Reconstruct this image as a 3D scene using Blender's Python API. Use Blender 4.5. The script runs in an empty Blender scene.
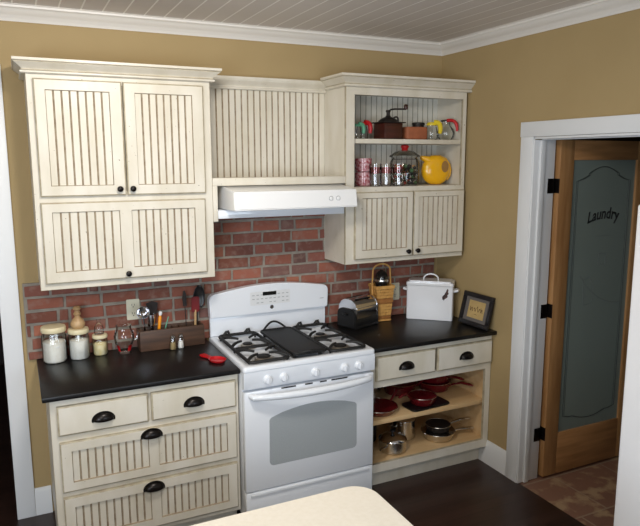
import bpy, bmesh, math, random
from mathutils import Vector, Matrix
PI = math.pi
rnd = random.Random(7)
C = bpy.context.scene.collection

# ------------------------------------------------------------------ materials
def lin(c):
    c = c / 255.0
    return c / 12.92 if c <= .04045 else ((c + .055) / 1.055) ** 2.4
def rgb(r, g, b): return (lin(r), lin(g), lin(b), 1)

def mat(name, col, rough=.5, metal=0, noise=None, bump=None, spec=.5, coat=0, stretch=(1, 1, 1)):
    """Principled; noise=(scale, colour2, amount), bump=(scale, strength)."""
    m = bpy.data.materials.new(name); m.use_nodes = True
    nt = m.node_tree; b = nt.nodes['Principled BSDF']
    b.inputs['Base Color'].default_value = col
    b.inputs['Roughness'].default_value = rough
    b.inputs['Metallic'].default_value = metal
    b.inputs['Specular IOR Level'].default_value = spec
    b.inputs['Coat Weight'].default_value = coat
    if noise or bump:
        tc = nt.nodes.new('ShaderNodeTexCoord'); mp = nt.nodes.new('ShaderNodeMapping')
        mp.inputs['Scale'].default_value = stretch
        nt.links.new(tc.outputs['Object'], mp.inputs['Vector'])
    if noise:
        n = nt.nodes.new('ShaderNodeTexNoise'); n.inputs['Scale'].default_value = noise[0]; n.inputs['Detail'].default_value = 6
        r = nt.nodes.new('ShaderNodeMapRange'); r.inputs[1].default_value = .35; r.inputs[2].default_value = .68
        r.inputs[3].default_value = 0; r.inputs[4].default_value = noise[2]
        x = nt.nodes.new('ShaderNodeMix'); x.data_type = 'RGBA'
        x.inputs[6].default_value = col; x.inputs[7].default_value = noise[1]
        nt.links.new(mp.outputs[0], n.inputs['Vector']); nt.links.new(n.outputs['Fac'], r.inputs[0])
        nt.links.new(r.outputs[0], x.inputs[0]); nt.links.new(x.outputs[2], b.inputs['Base Color'])
    if bump:
        n2 = nt.nodes.new('ShaderNodeTexNoise'); n2.inputs['Scale'].default_value = bump[0]; n2.inputs['Detail'].default_value = 4
        bp = nt.nodes.new('ShaderNodeBump'); bp.inputs['Strength'].default_value = bump[1]; bp.inputs['Distance'].default_value = .004
        nt.links.new(mp.outputs[0], n2.inputs['Vector']); nt.links.new(n2.outputs['Fac'], bp.inputs['Height'])
        nt.links.new(bp.outputs[0], b.inputs['Normal'])
    return m

def speckle(m, scale, thr, col):
    """dark fly specks over whatever colours the base"""
    nt = m.node_tree; b = nt.nodes['Principled BSDF']
    tc = nt.nodes.new('ShaderNodeTexCoord'); n = nt.nodes.new('ShaderNodeTexNoise')
    n.inputs['Scale'].default_value = scale; n.inputs['Detail'].default_value = 1
    g = nt.nodes.new('ShaderNodeMath'); g.operation = 'GREATER_THAN'; g.inputs[1].default_value = thr
    x = nt.nodes.new('ShaderNodeMix'); x.data_type = 'RGBA'
    src = b.inputs['Base Color'].links[0].from_socket
    nt.links.new(tc.outputs['Object'], n.inputs['Vector']); nt.links.new(n.outputs['Fac'], g.inputs[0])
    nt.links.new(g.outputs[0], x.inputs[0]); nt.links.new(src, x.inputs[6]); x.inputs[7].default_value = col
    nt.links.new(x.outputs[2], b.inputs['Base Color'])
    return m

def glass(name, tint=(1, 1, 1, 1), rough=.05, blend=.16):
    m = bpy.data.materials.new(name); m.use_nodes = True; nt = m.node_tree
    for n in list(nt.nodes): nt.nodes.remove(n)
    out = nt.nodes.new('ShaderNodeOutputMaterial'); mx = nt.nodes.new('ShaderNodeMixShader')
    t = nt.nodes.new('ShaderNodeBsdfTransparent'); t.inputs[0].default_value = tint
    g = nt.nodes.new('ShaderNodeBsdfGlossy'); g.inputs['Roughness'].default_value = rough
    lw = nt.nodes.new('ShaderNodeLayerWeight'); lw.inputs[0].default_value = blend
    ma = nt.nodes.new('ShaderNodeMath'); ma.operation = 'MULTIPLY_ADD'; ma.inputs[1].default_value = .9; ma.inputs[2].default_value = .05
    nt.links.new(lw.outputs['Fresnel'], ma.inputs[0]); nt.links.new(ma.outputs[0], mx.inputs[0]); nt.links.new(t.outputs[0], mx.inputs[1])
    nt.links.new(g.outputs[0], mx.inputs[2]); nt.links.new(mx.outputs[0], out.inputs[0])
    return m

M = {}
M['wall'] = mat('tan_paint', rgb(172, 149, 106), .75, noise=(3, rgb(166, 143, 100), .6), bump=(140, .06))
M['white_trim'] = mat('white_trim_paint', rgb(226, 228, 230), .4)
M['crown_white'] = mat('crown_paint', rgb(232, 228, 222), .4)
M['cream'] = speckle(mat('cream_glazed_paint', rgb(221, 215, 202), .38, noise=(9, rgb(205, 197, 178), .8), stretch=(1, 1, .35)), 95, .795, rgb(105, 85, 60))
M['glaze'] = mat('brown_glaze', rgb(166, 152, 130), .6, noise=(30, rgb(134, 116, 94), .9))
M['edge'] = mat('edge_glaze', rgb(186, 176, 152), .5, noise=(25, rgb(150, 136, 112), .8))
M['bead_white'] = mat('pale_beadboard', rgb(214, 212, 202), .45)
M['bead_line'] = mat('pale_beadboard_groove', rgb(150, 146, 132), .6)
M['maple'] = mat('maple_interior', rgb(218, 186, 140), .32, noise=(5, rgb(204, 166, 116), .8), stretch=(.5, 4, 4))
M['counter'] = mat('black_slate', rgb(13, 13, 14), .36, noise=(14, rgb(24, 22, 22), .8), bump=(60, .12), stretch=(.6, 1.6, 1), spec=.35)
M['enamel'] = mat('white_enamel', rgb(232, 236, 242), .16, coat=.3)
M['enamel_dull'] = mat('white_enamel_hood', rgb(236, 237, 238), .18)
M['black_iron'] = mat('black_cast_iron', rgb(20, 20, 20), .6, bump=(200, .1))
M['bronze'] = mat('oil_rubbed_bronze', rgb(26, 21, 20), .3, metal=.6)
M['chrome'] = mat('chrome', rgb(225, 225, 228), .08, metal=1)
M['steel'] = mat('brushed_steel', rgb(200, 196, 190), .2, metal=1)
M['burner'] = mat('burner_alloy', rgb(176, 168, 156), .3, metal=.8)
M['black'] = mat('black_plastic', rgb(20, 20, 21), .3)
M['black_matte'] = mat('black_matte', rgb(16, 16, 17), .55)
M['display'] = mat('display_glass', rgb(14, 16, 16), .1)
M['grey_print'] = mat('grey_print', rgb(165, 168, 172), .5)
M['oven_glass'] = mat('oven_window', rgb(172, 178, 181), .25, noise=(220, rgb(152, 158, 162), .6))
M['dark'] = mat('dark_gap', rgb(16, 15, 15), .7)
M['mortar'] = mat('mortar', rgb(152, 144, 133), .9, noise=(22, rgb(124, 117, 108), .8), bump=(90, .4))
M['glass'] = glass('clear_glass')
M['glass_green'] = glass('rippled_glass', (.97, .98, .97, 1), .06, .2)
M['cap_cream'] = mat('cream_painted_lid', rgb(226, 214, 176), .4)
M['flour'] = mat('flour', rgb(238, 236, 230), .9, noise=(40, rgb(222, 218, 208), .6))
M['sugar'] = mat('pale_yellow_powder', rgb(228, 210, 150), .9, noise=(40, rgb(236, 228, 200), .8))
M['scoop'] = mat('white_plastic', rgb(236, 236, 236), .35)
M['turned_wood'] = mat('turned_wood', rgb(192, 160, 118), .4, noise=(8, rgb(164, 128, 86), .8), stretch=(1, 1, 5))
M['dark_wood'] = mat('dark_stained_wood', rgb(90, 64, 47), .5, noise=(7, rgb(54, 38, 29), .9), stretch=(.6, 3, 5))
M['red'] = mat('red_plastic', rgb(190, 28, 34), .3)
M['dark_red'] = mat('dark_red_silicone', rgb(112, 24, 28), .4)
M['red_enamel'] = mat('dark_red_enamel', rgb(96, 17, 23), .22, coat=.3)
M['orange'] = mat('orange_plastic', rgb(238, 150, 24), .35)
M['green'] = mat('green_plastic', rgb(84, 150, 118), .35)
M['yellow'] = mat('yellow_glaze', rgb(238, 178, 22), .14, coat=.5)
M['yellow_plastic'] = mat('yellow_plastic', rgb(226, 200, 44), .35)
M['terracotta'] = mat('terracotta', rgb(164, 96, 62), .7, noise=(20, rgb(140, 78, 50), .7))
M['mill_wood'] = mat('mill_wood', rgb(72, 34, 24), .35, noise=(8, rgb(46, 22, 17), .9), stretch=(1, 1, 5))
M['rust_iron'] = mat('dark_iron', rgb(44, 38, 36), .5, metal=.4)
M['syrup'] = mat('amber_residue', rgb(120, 92, 60), .4)
M['wicker'] = mat('basket_splint', rgb(214, 164, 92), .55, noise=(30, rgb(186, 132, 66), .8))
M['wicker2'] = mat('basket_splint_dark', rgb(164, 110, 54), .6, noise=(30, rgb(138, 88, 42), .8))
M['dark_glass'] = mat('dark_glazed_jar', rgb(26, 24, 24), .07, coat=.6)
M['white_box'] = mat('white_enamelware', rgb(230, 231, 234), .2, coat=.3)
M['decal_brown'] = mat('decal_brown', rgb(96, 52, 36), .5, noise=(90, rgb(30, 26, 26), .9))
M['decal_dark'] = mat('decal_dark', rgb(32, 28, 30), .5)
M['frame_black'] = mat('black_frame', rgb(26, 24, 26), .35)
M['mat_grey'] = mat('grey_mat_board', rgb(104, 98, 94), .8)
M['sepia'] = mat('sepia_print', rgb(196, 168, 112), .8, noise=(14, rgb(170, 140, 88), .7))
M['ink'] = mat('brown_ink', rgb(92, 66, 40), .8)
M['plate'] = mat('ivory_outlet', rgb(216, 212, 190), .4)
M['oak'] = mat('golden_oak', rgb(178, 134, 88), .42, noise=(6, rgb(150, 106, 64), .9), stretch=(5, 5, .5))
M['oak_h'] = mat('golden_oak_rail', rgb(180, 132, 86), .42, noise=(6, rgb(146, 104, 64), .9), stretch=(.5, 5, 5))
M['etch'] = mat('etched_line', rgb(66, 74, 70), .6)
M['etch_pale'] = mat('etched_pale_line', rgb(104, 112, 110), .6)
M['etch_text'] = mat('dark_lettering', rgb(22, 24, 24), .6)
M['laminate'] = mat('cream_laminate', rgb(226, 219, 206), .4, noise=(60, rgb(218, 210, 194), .6))
M['fridge'] = mat('white_appliance', rgb(232, 232, 234), .35, bump=(300, .05))
M['gasket'] = mat('gasket', rgb(150, 152, 120), .6)
M['red_glass'] = mat('red_print_glass', rgb(150, 34, 52), .15, noise=(70, rgb(226, 196, 200), .9))
M['red_band'] = glass('pink_banded_glass', (.85, .5, .52, 1), .05, .3)
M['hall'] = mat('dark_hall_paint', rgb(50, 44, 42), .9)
M['laundry'] = mat('laundry_room_paint', rgb(112, 96, 74), .9)
for k, c in (('candy_black', (24, 22, 24)), ('candy_white', (236, 232, 226)), ('candy_green', (70, 110, 66)), ('candy_red', (160, 52, 40)), ('candy_tan', (180, 140, 92))):
    M[k] = mat(k, rgb(*c), .3)

def frosted():
    m = bpy.data.materials.new('frosted_dark_glass'); m.use_nodes = True; nt = m.node_tree
    b = nt.nodes['Principled BSDF']; b.inputs['Base Color'].default_value = rgb(136, 147, 140)
    b.inputs['Roughness'].default_value = .2; b.inputs['Specular IOR Level'].default_value = .5
    tr = nt.nodes.new('ShaderNodeBsdfTransparent'); tr.inputs[0].default_value = rgb(190, 205, 200)
    mx = nt.nodes.new('ShaderNodeMixShader'); mx.inputs[0].default_value = .82
    nt.links.new(tr.outputs[0], mx.inputs[1]); nt.links.new(b.outputs[0], mx.inputs[2])
    nt.links.new(mx.outputs[0], nt.nodes['Material Output'].inputs[0])
    return m
M['frosted'] = frosted()

def brick_mat():
    m = bpy.data.materials.new('red_brick'); m.use_nodes = True; nt = m.node_tree; b = nt.nodes['Principled BSDF']
    at = nt.nodes.new('ShaderNodeAttribute'); at.attribute_name = 'Col'
    tc = nt.nodes.new('ShaderNodeTexCoord')
    n = nt.nodes.new('ShaderNodeTexNoise'); n.inputs['Scale'].default_value = 26; n.inputs['Detail'].default_value = 8
    r = nt.nodes.new('ShaderNodeMapRange'); r.inputs[1].default_value = .5; r.inputs[2].default_value = .75; r.inputs[4].default_value = .55
    x = nt.nodes.new('ShaderNodeMix'); x.data_type = 'RGBA'; x.inputs[7].default_value = rgb(150, 126, 114)
    bp = nt.nodes.new('ShaderNodeBump'); bp.inputs['Strength'].default_value = .5; bp.inputs['Distance'].default_value = .006
    nt.links.new(tc.outputs['Object'], n.inputs['Vector']); nt.links.new(n.outputs['Fac'], r.inputs[0])
    nt.links.new(r.outputs[0], x.inputs[0]); nt.links.new(at.outputs['Color'], x.inputs[6])
    nt.links.new(x.outputs[2], b.inputs['Base Color']); nt.links.new(n.outputs['Fac'], bp.inputs['Height'])
    nt.links.new(bp.outputs[0], b.inputs['Normal']); b.inputs['Roughness'].default_value = .85
    return m
M['brick'] = brick_mat()

def plank_mat(name, base, seam, pitch, axis, width, rough, vary, grain=True, other=None):
    """planks with seams every `pitch` along axis (0 x, 1 y); vary = per-plank value swing"""
    m = bpy.data.materials.new(name); m.use_nodes = True; nt = m.node_tree; b = nt.nodes['Principled BSDF']
    L = nt.links.new
    tc = nt.nodes.new('ShaderNodeTexCoord'); sp = nt.nodes.new('ShaderNodeSeparateXYZ'); L(tc.outputs['Object'], sp.inputs[0])
    dv = nt.nodes.new('ShaderNodeMath'); dv.operation = 'DIVIDE'; dv.inputs[1].default_value = pitch; L(sp.outputs[axis], dv.inputs[0])
    fr = nt.nodes.new('ShaderNodeMath'); fr.operation = 'FRACT'; L(dv.outputs[0], fr.inputs[0])
    lt = nt.nodes.new('ShaderNodeMath'); lt.operation = 'LESS_THAN'; lt.inputs[1].default_value = width / pitch; L(fr.outputs[0], lt.inputs[0])
    fl = nt.nodes.new('ShaderNodeMath'); fl.operation = 'FLOOR'; L(dv.outputs[0], fl.inputs[0])
    wn = nt.nodes.new('ShaderNodeTexWhiteNoise'); wn.noise_dimensions = '1D'; L(fl.outputs[0], wn.inputs['W'])
    hs = nt.nodes.new('ShaderNodeHueSaturation'); hs.inputs['Color'].default_value = base
    mr = nt.nodes.new('ShaderNodeMapRange'); mr.inputs[3].default_value = 1 - vary; mr.inputs[4].default_value = 1 + vary
    L(wn.outputs['Value'], mr.inputs[0]); L(mr.outputs[0], hs.inputs['Value'])
    src = hs.outputs[0]
    if grain:
        mp = nt.nodes.new('ShaderNodeMapping'); mp.inputs['Scale'].default_value = (30, 1.5, 1) if axis == 0 else (1.5, 30, 1)
        L(tc.outputs['Object'], mp.inputs[0])
        n = nt.nodes.new('ShaderNodeTexNoise'); n.inputs['Scale'].default_value = 2; n.inputs['Detail'].default_value = 5; L(mp.outputs[0], n.inputs['Vector'])
        x0 = nt.nodes.new('ShaderNodeMix'); x0.data_type = 'RGBA'; x0.blend_type = 'MULTIPLY'; x0.inputs[0].default_value = .6
        L(src, x0.inputs[6]); L(n.outputs['Fac'], x0.inputs[7]); src = x0.outputs[2]
    x = nt.nodes.new('ShaderNodeMix'); x.data_type = 'RGBA'; L(lt.outputs[0], x.inputs[0]); L(src, x.inputs[6]); x.inputs[7].default_value = seam
    L(x.outputs[2], b.inputs['Base Color']); b.inputs['Roughness'].default_value = rough
    return m
M['ceiling'] = plank_mat('ceiling_planks', rgb(216, 210, 206), rgb(255, 253, 250), .107, 0, .008, .5, .02, False)
M['floor'] = plank_mat('dark_hardwood', rgb(62, 42, 36), rgb(22, 15, 13), .083, 1, .002, .32, .16)

def tile_mat():
    m = bpy.data.materials.new('slate_tile'); m.use_nodes = True; nt = m.node_tree; b = nt.nodes['Principled BSDF']; L = nt.links.new
    tc = nt.nodes.new('ShaderNodeTexCoord'); br = nt.nodes.new('ShaderNodeTexBrick')
    br.inputs['Scale'].default_value = 1; br.inputs['Brick Width'].default_value = .41; br.inputs['Row Height'].default_value = .41
    br.inputs['Mortar Size'].default_value = .006; br.offset = .5
    br.inputs['Color1'].default_value = rgb(138, 102, 84); br.inputs['Color2'].default_value = rgb(122, 90, 76); br.inputs['Mortar'].default_value = rgb(150, 128, 108)
    mp = nt.nodes.new('ShaderNodeMapping'); mp.inputs['Location'].default_value = (.1, .13, 0)
    L(tc.outputs['Object'], mp.inputs[0]); L(mp.outputs[0], br.inputs['Vector'])
    n = nt.nodes.new('ShaderNodeTexNoise'); n.inputs['Scale'].default_value = 7; n.inputs['Detail'].default_value = 6; L(tc.outputs['Object'], n.inputs['Vector'])
    r = nt.nodes.new('ShaderNodeMapRange'); r.inputs[1].default_value = .52; r.inputs[2].default_value = .62; r.inputs[4].default_value = .75; L(n.outputs['Fac'], r.inputs[0])
    x = nt.nodes.new('ShaderNodeMix'); x.data_type = 'RGBA'; x.inputs[7].default_value = rgb(178, 152, 118)
    L(r.outputs[0], x.inputs[0]); L(br.outputs['Color'], x.inputs[6]); L(x.outputs[2], b.inputs['Base Color']); b.inputs['Roughness'].default_value = .45
    return m
M['tile'] = tile_mat()

# ------------------------------------------------------------------ mesh builder
class MB:
    def __init__(s): s.bm = bmesh.new()
    def _merge(s, t, mi):
        for f in t.faces: f.material_index = mi
        me = bpy.data.meshes.new('tmp'); t.to_mesh(me); t.free(); s.bm.from_mesh(me); bpy.data.meshes.remove(me); return s
    def box(s, x0, x1, y0, y1, z0, z1, bev=0, mi=0, seg=2, rot=None):
        t = bmesh.new(); bmesh.ops.create_cube(t, size=1)
        for v in t.verts:
            v.co = Vector(((x0 + x1) / 2 + v.co.x * abs(x1 - x0), (y0 + y1) / 2 + v.co.y * abs(y1 - y0), (z0 + z1) / 2 + v.co.z * abs(z1 - z0)))
        if bev: bmesh.ops.bevel(t, geom=list(t.edges), offset=bev, segments=seg, affect='EDGES', profile=.5)
        if rot: bmesh.ops.transform(t, matrix=rot, verts=list(t.verts))
        return s._merge(t, mi)
    def surf(s, rows, cu=False, cv=False, mi=0, caps=False):
        t = bmesh.new(); V = [[t.verts.new(p) for p in r] for r in rows]
        n = len(V); m = len(V[0])
        for i in range(n if cu else n - 1):
            for j in range(m if cv else m - 1):
                q = [V[i][j], V[(i + 1) % n][j], V[(i + 1) % n][(j + 1) % m], V[i][(j + 1) % m]]
                try: t.faces.new(q)
                except ValueError: pass
        if caps:
            for r in (V[0], V[-1]):
                try: t.faces.new(r)
                except ValueError: pass
        bmesh.ops.remove_doubles(t, verts=list(t.verts), dist=1e-6)
        return s._merge(t, mi)
    def lathe(s, prof, c=(0, 0, 0), ax='z', seg=32, mi=0, sx=1, sy=1):
        rows = []
        for r, z in prof:
            row = []
            for k in range(seg):
                a = 2 * PI * k / seg; p = (max(r, 1e-5) * math.cos(a) * sx, max(r, 1e-5) * math.sin(a) * sy, z)
                if ax == 'y': p = (p[0], -p[2], p[1])       # grows toward -y
                if ax == 'x': p = (p[2], p[0], p[1])
                row.append((c[0] + p[0], c[1] + p[1], c[2] + p[2]))
            rows.append(row)
        return s.surf(rows, cv=True, mi=mi, caps=True)
    def tube(s, pts, r, seg=10, closed=False, mi=0, flat=1):
        P = [Vector(p) for p in pts]; n = len(P); R = r if isinstance(r, (list, tuple)) else [r] * n
        rows = []; prev = None
        for i, p in enumerate(P):
            a = P[i - 1] if (i > 0 or closed) else p; b = P[(i + 1) % n] if (i < n - 1 or closed) else p
            d = (b - a).normalized()
            if prev is None:
                up = Vector((0, 0, 1)) if abs(d.z) < .9 else Vector((0, 1, 0)); u = d.cross(up).normalized()
            else: u = (prev - d * prev.dot(d)).normalized()
            prev = u; w = u.cross(d)
            rows.append([p + (u * math.cos(2 * PI * k / seg) + w * flat * math.sin(2 * PI * k / seg)) * R[i] for k in range(seg)])
        return s.surf(rows, cu=closed, cv=True, mi=mi, caps=not closed)
    def prism(s, poly, ax, a, b, mi=0, bev=0):
        """poly in the plane across axis ax: x->(y,z) y->(x,z) z->(x,y)"""
        t = bmesh.new()
        f = {'x': lambda p, w: (w, p[0], p[1]), 'y': lambda p, w: (p[0], w, p[1]), 'z': lambda p, w: (p[0], p[1], w)}[ax]
        A = [t.verts.new(f(p, a)) for p in poly]; B = [t.verts.new(f(p, b)) for p in poly]; n = len(poly)
        for i in range(n): t.faces.new((A[i], A[(i + 1) % n], B[(i + 1) % n], B[i]))
        t.faces.new(A); t.faces.new(B)
        bmesh.ops.recalc_face_normals(t, faces=list(t.faces))
        if bev: bmesh.ops.bevel(t, geom=[e for e in t.edges], offset=bev, segments=2, affect='EDGES')
        return s._merge(t, mi)
    def sweep(s, path, prof, mi=0, closed_prof=True):
        """prof = [(offset to the left of the path, z)] swept along a plan polyline with mitres"""
        P = [Vector(p) for p in path]; rows = []
        for i, p in enumerate(P):
            n1 = n2 = None
            if i > 0: d = (P[i] - P[i - 1]).normalized(); n1 = Vector((-d.y, d.x))
            if i < len(P) - 1: d = (P[i + 1] - P[i]).normalized(); n2 = Vector((-d.y, d.x))
            n1 = n1 or n2; n2 = n2 or n1
            mv = (n1 + n2) / (1 + n1.dot(n2))
            rows.append([(p.x + mv.x * o, p.y + mv.y * o, z) for o, z in prof])
        return s.surf(rows, cv=closed_prof, mi=mi, caps=True)
    def bead(s, x0, x1, z0, z1, y, pitch=.038, th=.006, g=.0095, d=.004, mi=0, gi=1):
        """vertical beadboard facing -y: boards of mi, grooves of gi"""
        n = max(1, round((x1 - x0) / pitch)); p = (x1 - x0) / n
        s.box(x0, x1, y + d + .0005, y + max(th, d + .002), z0, z1, mi=gi)
        for k in range(n):
            a = x0 + k * p + (g / 2 if k else 0); b = x0 + (k + 1) * p - (g / 2 if k < n - 1 else 0)
            s.surf([[(a, y, z0), (a, y, z1)], [(b, y, z0), (b, y, z1)]], mi=mi)
            if k < n - 1:
                s.surf([[(b, y, z0), (b, y, z1)], [(b + g / 2, y + d, z0), (b + g / 2, y + d, z1)], [(b + g, y, z0), (b + g, y, z1)]], mi=gi)
        return s
    def build(s, name, mats, parent=None, loc=None, angle=38):
        bmesh.ops.recalc_face_normals(s.bm, faces=list(s.bm.faces))
        for f in s.bm.faces: f.smooth = True
        me = bpy.data.meshes.new(name); s.bm.to_mesh(me); s.bm.free()
        for m in (mats if isinstance(mats, (list, tuple)) else [mats]): me.materials.append(M[m] if isinstance(m, str) else m)
        me.set_sharp_from_angle(angle=math.radians(angle))
        o = bpy.data.objects.new(name, me); C.objects.link(o)
        if parent: o.parent = parent
        if loc: o.location = loc
        return o

def thing(name, label, cat, loc=(0, 0, 0), rz=0, group=None, kind=None):
    o = bpy.data.objects.new(name, None); C.objects.link(o); o.empty_display_size = .05
    o.location = loc; o.rotation_euler = (0, 0, rz)
    return tag(o, label, cat, group, kind)
def tag(o, label, cat, group=None, kind=None):
    o['label'] = label; o['category'] = cat
    if group: o['group'] = group
    if kind: o['kind'] = kind
    return o
def struct(o, label=None):
    o['kind'] = 'structure'
    if label: o['label'] = label
    return o
def dup(root, loc, rz=None, label=None):
    def cp(o, par):
        c = o.copy(); C.objects.link(c)
        if par: c.parent = par
        for ch in o.children: cp(ch, c)
        return c
    r = cp(root, None); r.location = loc
    if rz is not None: r.rotation_euler = (0, 0, rz)
    if label: r['label'] = label
    return r
def bez(p0, p1, p2, n=10):
    p0, p1, p2 = Vector(p0), Vector(p1), Vector(p2)
    return [(p0 * (1 - t) ** 2 + p1 * 2 * t * (1 - t) + p2 * t * t) for t in [k / n for k in range(n + 1)]]
def arc(cx, cz, r, a0, a1, n=12): return [(cx + r * math.cos(a0 + (a1 - a0) * k / n), cz + r * math.sin(a0 + (a1 - a0) * k / n)) for k in range(n + 1)]
def rrect(x0, x1, z0, z1, r, n=5):
    p = []
    for cx, cz, a in ((x1 - r, z0 + r, -PI / 2), (x1 - r, z1 - r, 0), (x0 + r, z1 - r, PI / 2), (x0 + r, z0 + r, PI)):
        p += arc(cx, cz, r, a, a + PI / 2, n)
    return p

# ------------------------------------------------------------------ room shell
XR, ZC = 1.693, 2.76
LO, HI = -1.128, 2.39            # opening in the back wall left of the counters
struct(MB().box(-3.2, XR, -4.6, .12, -.06, 0).box(-3.2, .2, .12, 3.2, -.06, 0).build('floor', 'floor'), 'dark brown hardwood floor')
struct(MB().box(XR + .0005, 4.2, -3.2, .9, -.06, -.004).build('floor.001', 'tile'), 'brown slate tile floor of the room beyond the door')
struct(MB().box(-3.2, 4.2, -4.6, .9, ZC, ZC + .06).build('ceiling', 'ceiling'), 'pale plank ceiling')
struct(MB().box(LO + .02, XR + .147, 0, .12, 0, ZC).box(-2.08, LO + .02, 0, .12, 2.39, ZC).box(-3.2, -2.08, 0, .12, 0, ZC).build('wall_back', 'wall'), 'tan back wall')
struct(MB().box(XR, XR + .147, -.905, -.0005, 0, ZC).box(XR, XR + .147, -1.75, -.905, 2.117, ZC).box(XR, XR + .147, -4.6, -1.75, 0, ZC).build('wall_right', 'wall'), 'tan right wall with a doorway')
struct(MB().box(-3.3, -3.2, -4.6, .12, 0, ZC).build('wall_left', 'wall'))
struct(MB().box(-3.3, XR + .147, -4.7, -4.6, 0, ZC).build('wall_front', 'wall'))
struct(MB().box(-3.2, .2, 3.1, 3.2, 0, ZC).box(.1, .2, .125, 3.1, 0, ZC).box(-3.2, -3.1, .125, 3.1, 0, ZC).box(-3.2, .2, .125, 3.2, ZC, ZC + .05).build('wall_hall', 'hall'))
struct(MB().box(4.1, 4.2, -3.2, .9, 0, ZC).box(XR + .148, 4.2, .8, .9, 0, ZC).box(XR + .148, 4.2, -3.2, -3.1, 0, ZC).build('wall_laundry', 'laundry'))
crown = [(0, ZC - .0725), (.006, ZC - .0725), (.009, ZC - .064), (.016, ZC - .058), (.02, ZC - .05), (.034, ZC - .042), (.05, ZC - .026), (.058, ZC - .016), (.066, ZC - .014), (.068, ZC - .004), (.078, ZC - .002), (.078, ZC), (0, ZC)]
struct(MB().sweep([(XR, -4.5), (XR, 0), (-3.1, 0)], crown).build('trim_1', 'crown_white'), 'white crown moulding along the ceiling')
bb = [(0, 0), (.015, 0), (.015, .135), (.01, .148), (.006, .16), (0, .16)]
struct(MB().sweep([(-.945, 0), (-1.032, 0)], bb).build('baseboard_left', 'white_trim'))
struct(MB().sweep([(XR, -.812), (XR, -.55)], bb).build('baseboard_right', 'white_trim'))
# casing of the laundry doorway: flat boards, jamb and stop
t = MB()
for ya, yb in ((-.814, -.912), (-1.843, -1.743)):
    t.box(XR - .018, XR, ya, yb, 0, 2.117, .002)
t.box(XR - .02, XR, -1.85, -.81, 2.1175, 2.202, .002)
t.box(XR - .012, XR + .15, -.92, -.906, 0, 2.1, .0015).box(XR - .012, XR + .15, -1.749, -1.735, 0, 2.1, .0015).box(XR - .012, XR + .15, -1.735, -.92, 2.104, 2.116, .0015)
t.box(XR + .03, XR + .065, -.932, -.92, 0, 2.1, .002).box(XR + .03, XR + .065, -1.735, -1.723, 0, 2.1, .002).box(XR + .03, XR + .065, -1.723, -.932, 2.098, 2.104, .001)
struct(t.build('trim_2', 'white_trim'), 'white casing of the doorway in the right wall')
struct(MB().box(LO, -1.033, -.018, -.0005, 0, 2.475, .002).box(LO, LO + .018, -.0005, .125, 0, 2.39).build('trim_3', 'white_trim'), 'white casing at left edge')

# brick backsplash: real bricks on a mortar bed
t = MB()
t.box(-1.012, 1.66, -.014, -.0005, 0.9145, 1.338, mi=1).box(-.033, .79, -.0138, -.0005, 1.3375, 1.745, mi=1)
colL = t.bm.loops.layers.float_color.new('Col')
course, mort = .0735, .0155
z = 1.478 - course * 8
row = 0
while z < 1.75:
    x = -1.02 - rnd.uniform(0, .1); k = row
    while x < 1.66:
        w = rnd.choice((.195, .195, .2, .185, .06, .1, .09)) if k % 3 else .195
        k += 1
        x0, x1, z0, z1 = x + mort / 2, x + w - mort / 2, z + mort / 2, z + course - mort / 2
        x += w
        up = z0 > 1.33
        lo_x, hi_x = (-.03, .787) if up else (-1.005, 1.657)
        x0, x1 = max(x0, lo_x), min(x1, hi_x)
        z0 = max(z0, .9155); z1 = min(z1, 1.337 if not up else 1.74)
        if x1 - x0 < .014 or z1 - z0 < .012: continue
        n0 = len(t.bm.faces)
        j = lambda s=.0025: rnd.uniform(-s, s)
        q = bmesh.new(); d = -.0205 + j(.002)
        F = [q.verts.new((a + j(), d + j(.001), b + j())) for a, b in ((x0, z0), (x1, z0), (x1, z1), (x0, z1))]
        B = [q.verts.new((v.co.x, -.012, v.co.z)) for v in F]
        q.faces.new(F)
        for i in range(4): q.faces.new((F[i], F[(i + 1) % 4], B[(i + 1) % 4], B[i]))
        bmesh.ops.recalc_face_normals(q, faces=list(q.faces))
        bmesh.ops.bevel(q, geom=[e for e in q.edges if all(v.co.y < -.015 for v in e.verts)], offset=.0022, segments=1, affect='EDGES')
        t._merge(q, 0); t.bm.faces.ensure_lookup_table()
        u = rnd.random()
        base = (122, 74, 60) if u < .55 else (110, 68, 58) if u < .8 else (98, 70, 64) if u < .9 else (134, 84, 66)
        s = rnd.uniform(.98, 1.26); c = rgb(*[min(255, v * s) for v in base])
        for f in t.bm.faces[n0:]:
            for l in f.loops: l[colL] = c
    z += course; row += 1
bk = struct(t.build('wall_backsplash', ['brick', 'mortar']), 'red brick backsplash with grey mortar')

# ------------------------------------------------------------------ cabinet pieces
def crown_prof(z0, h=.07, p=.06):
    return [(0, z0), (.018, z0), (.023, z0 + .06 * h), (.023, z0 + .16 * h), (.015, z0 + .22 * h), (.014, z0 + .3 * h), (.022, z0 + .42 * h), (.036, z0 + .58 * h), (.046, z0 + .7 * h), (.047, z0 + .78 * h), (p, z0 + .82 * h), (p, z0 + h), (0, z0 + h)]
def crown_obj(path, z0, parent, h=.07, p=.054):
    t = MB().sweep(path, crown_prof(z0, h, p))
    for o_, f in ((.0125, .25), (.0455, .75)): t.sweep(path, [(o_, z0 + (f - .03) * h), (o_ + .0035, z0 + (f - .03) * h), (o_ + .0035, z0 + (f + .03) * h), (o_, z0 + (f + .03) * h)], mi=1)
    return t.build('crown_moulding', ['cream', 'edge'], parent)

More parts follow.
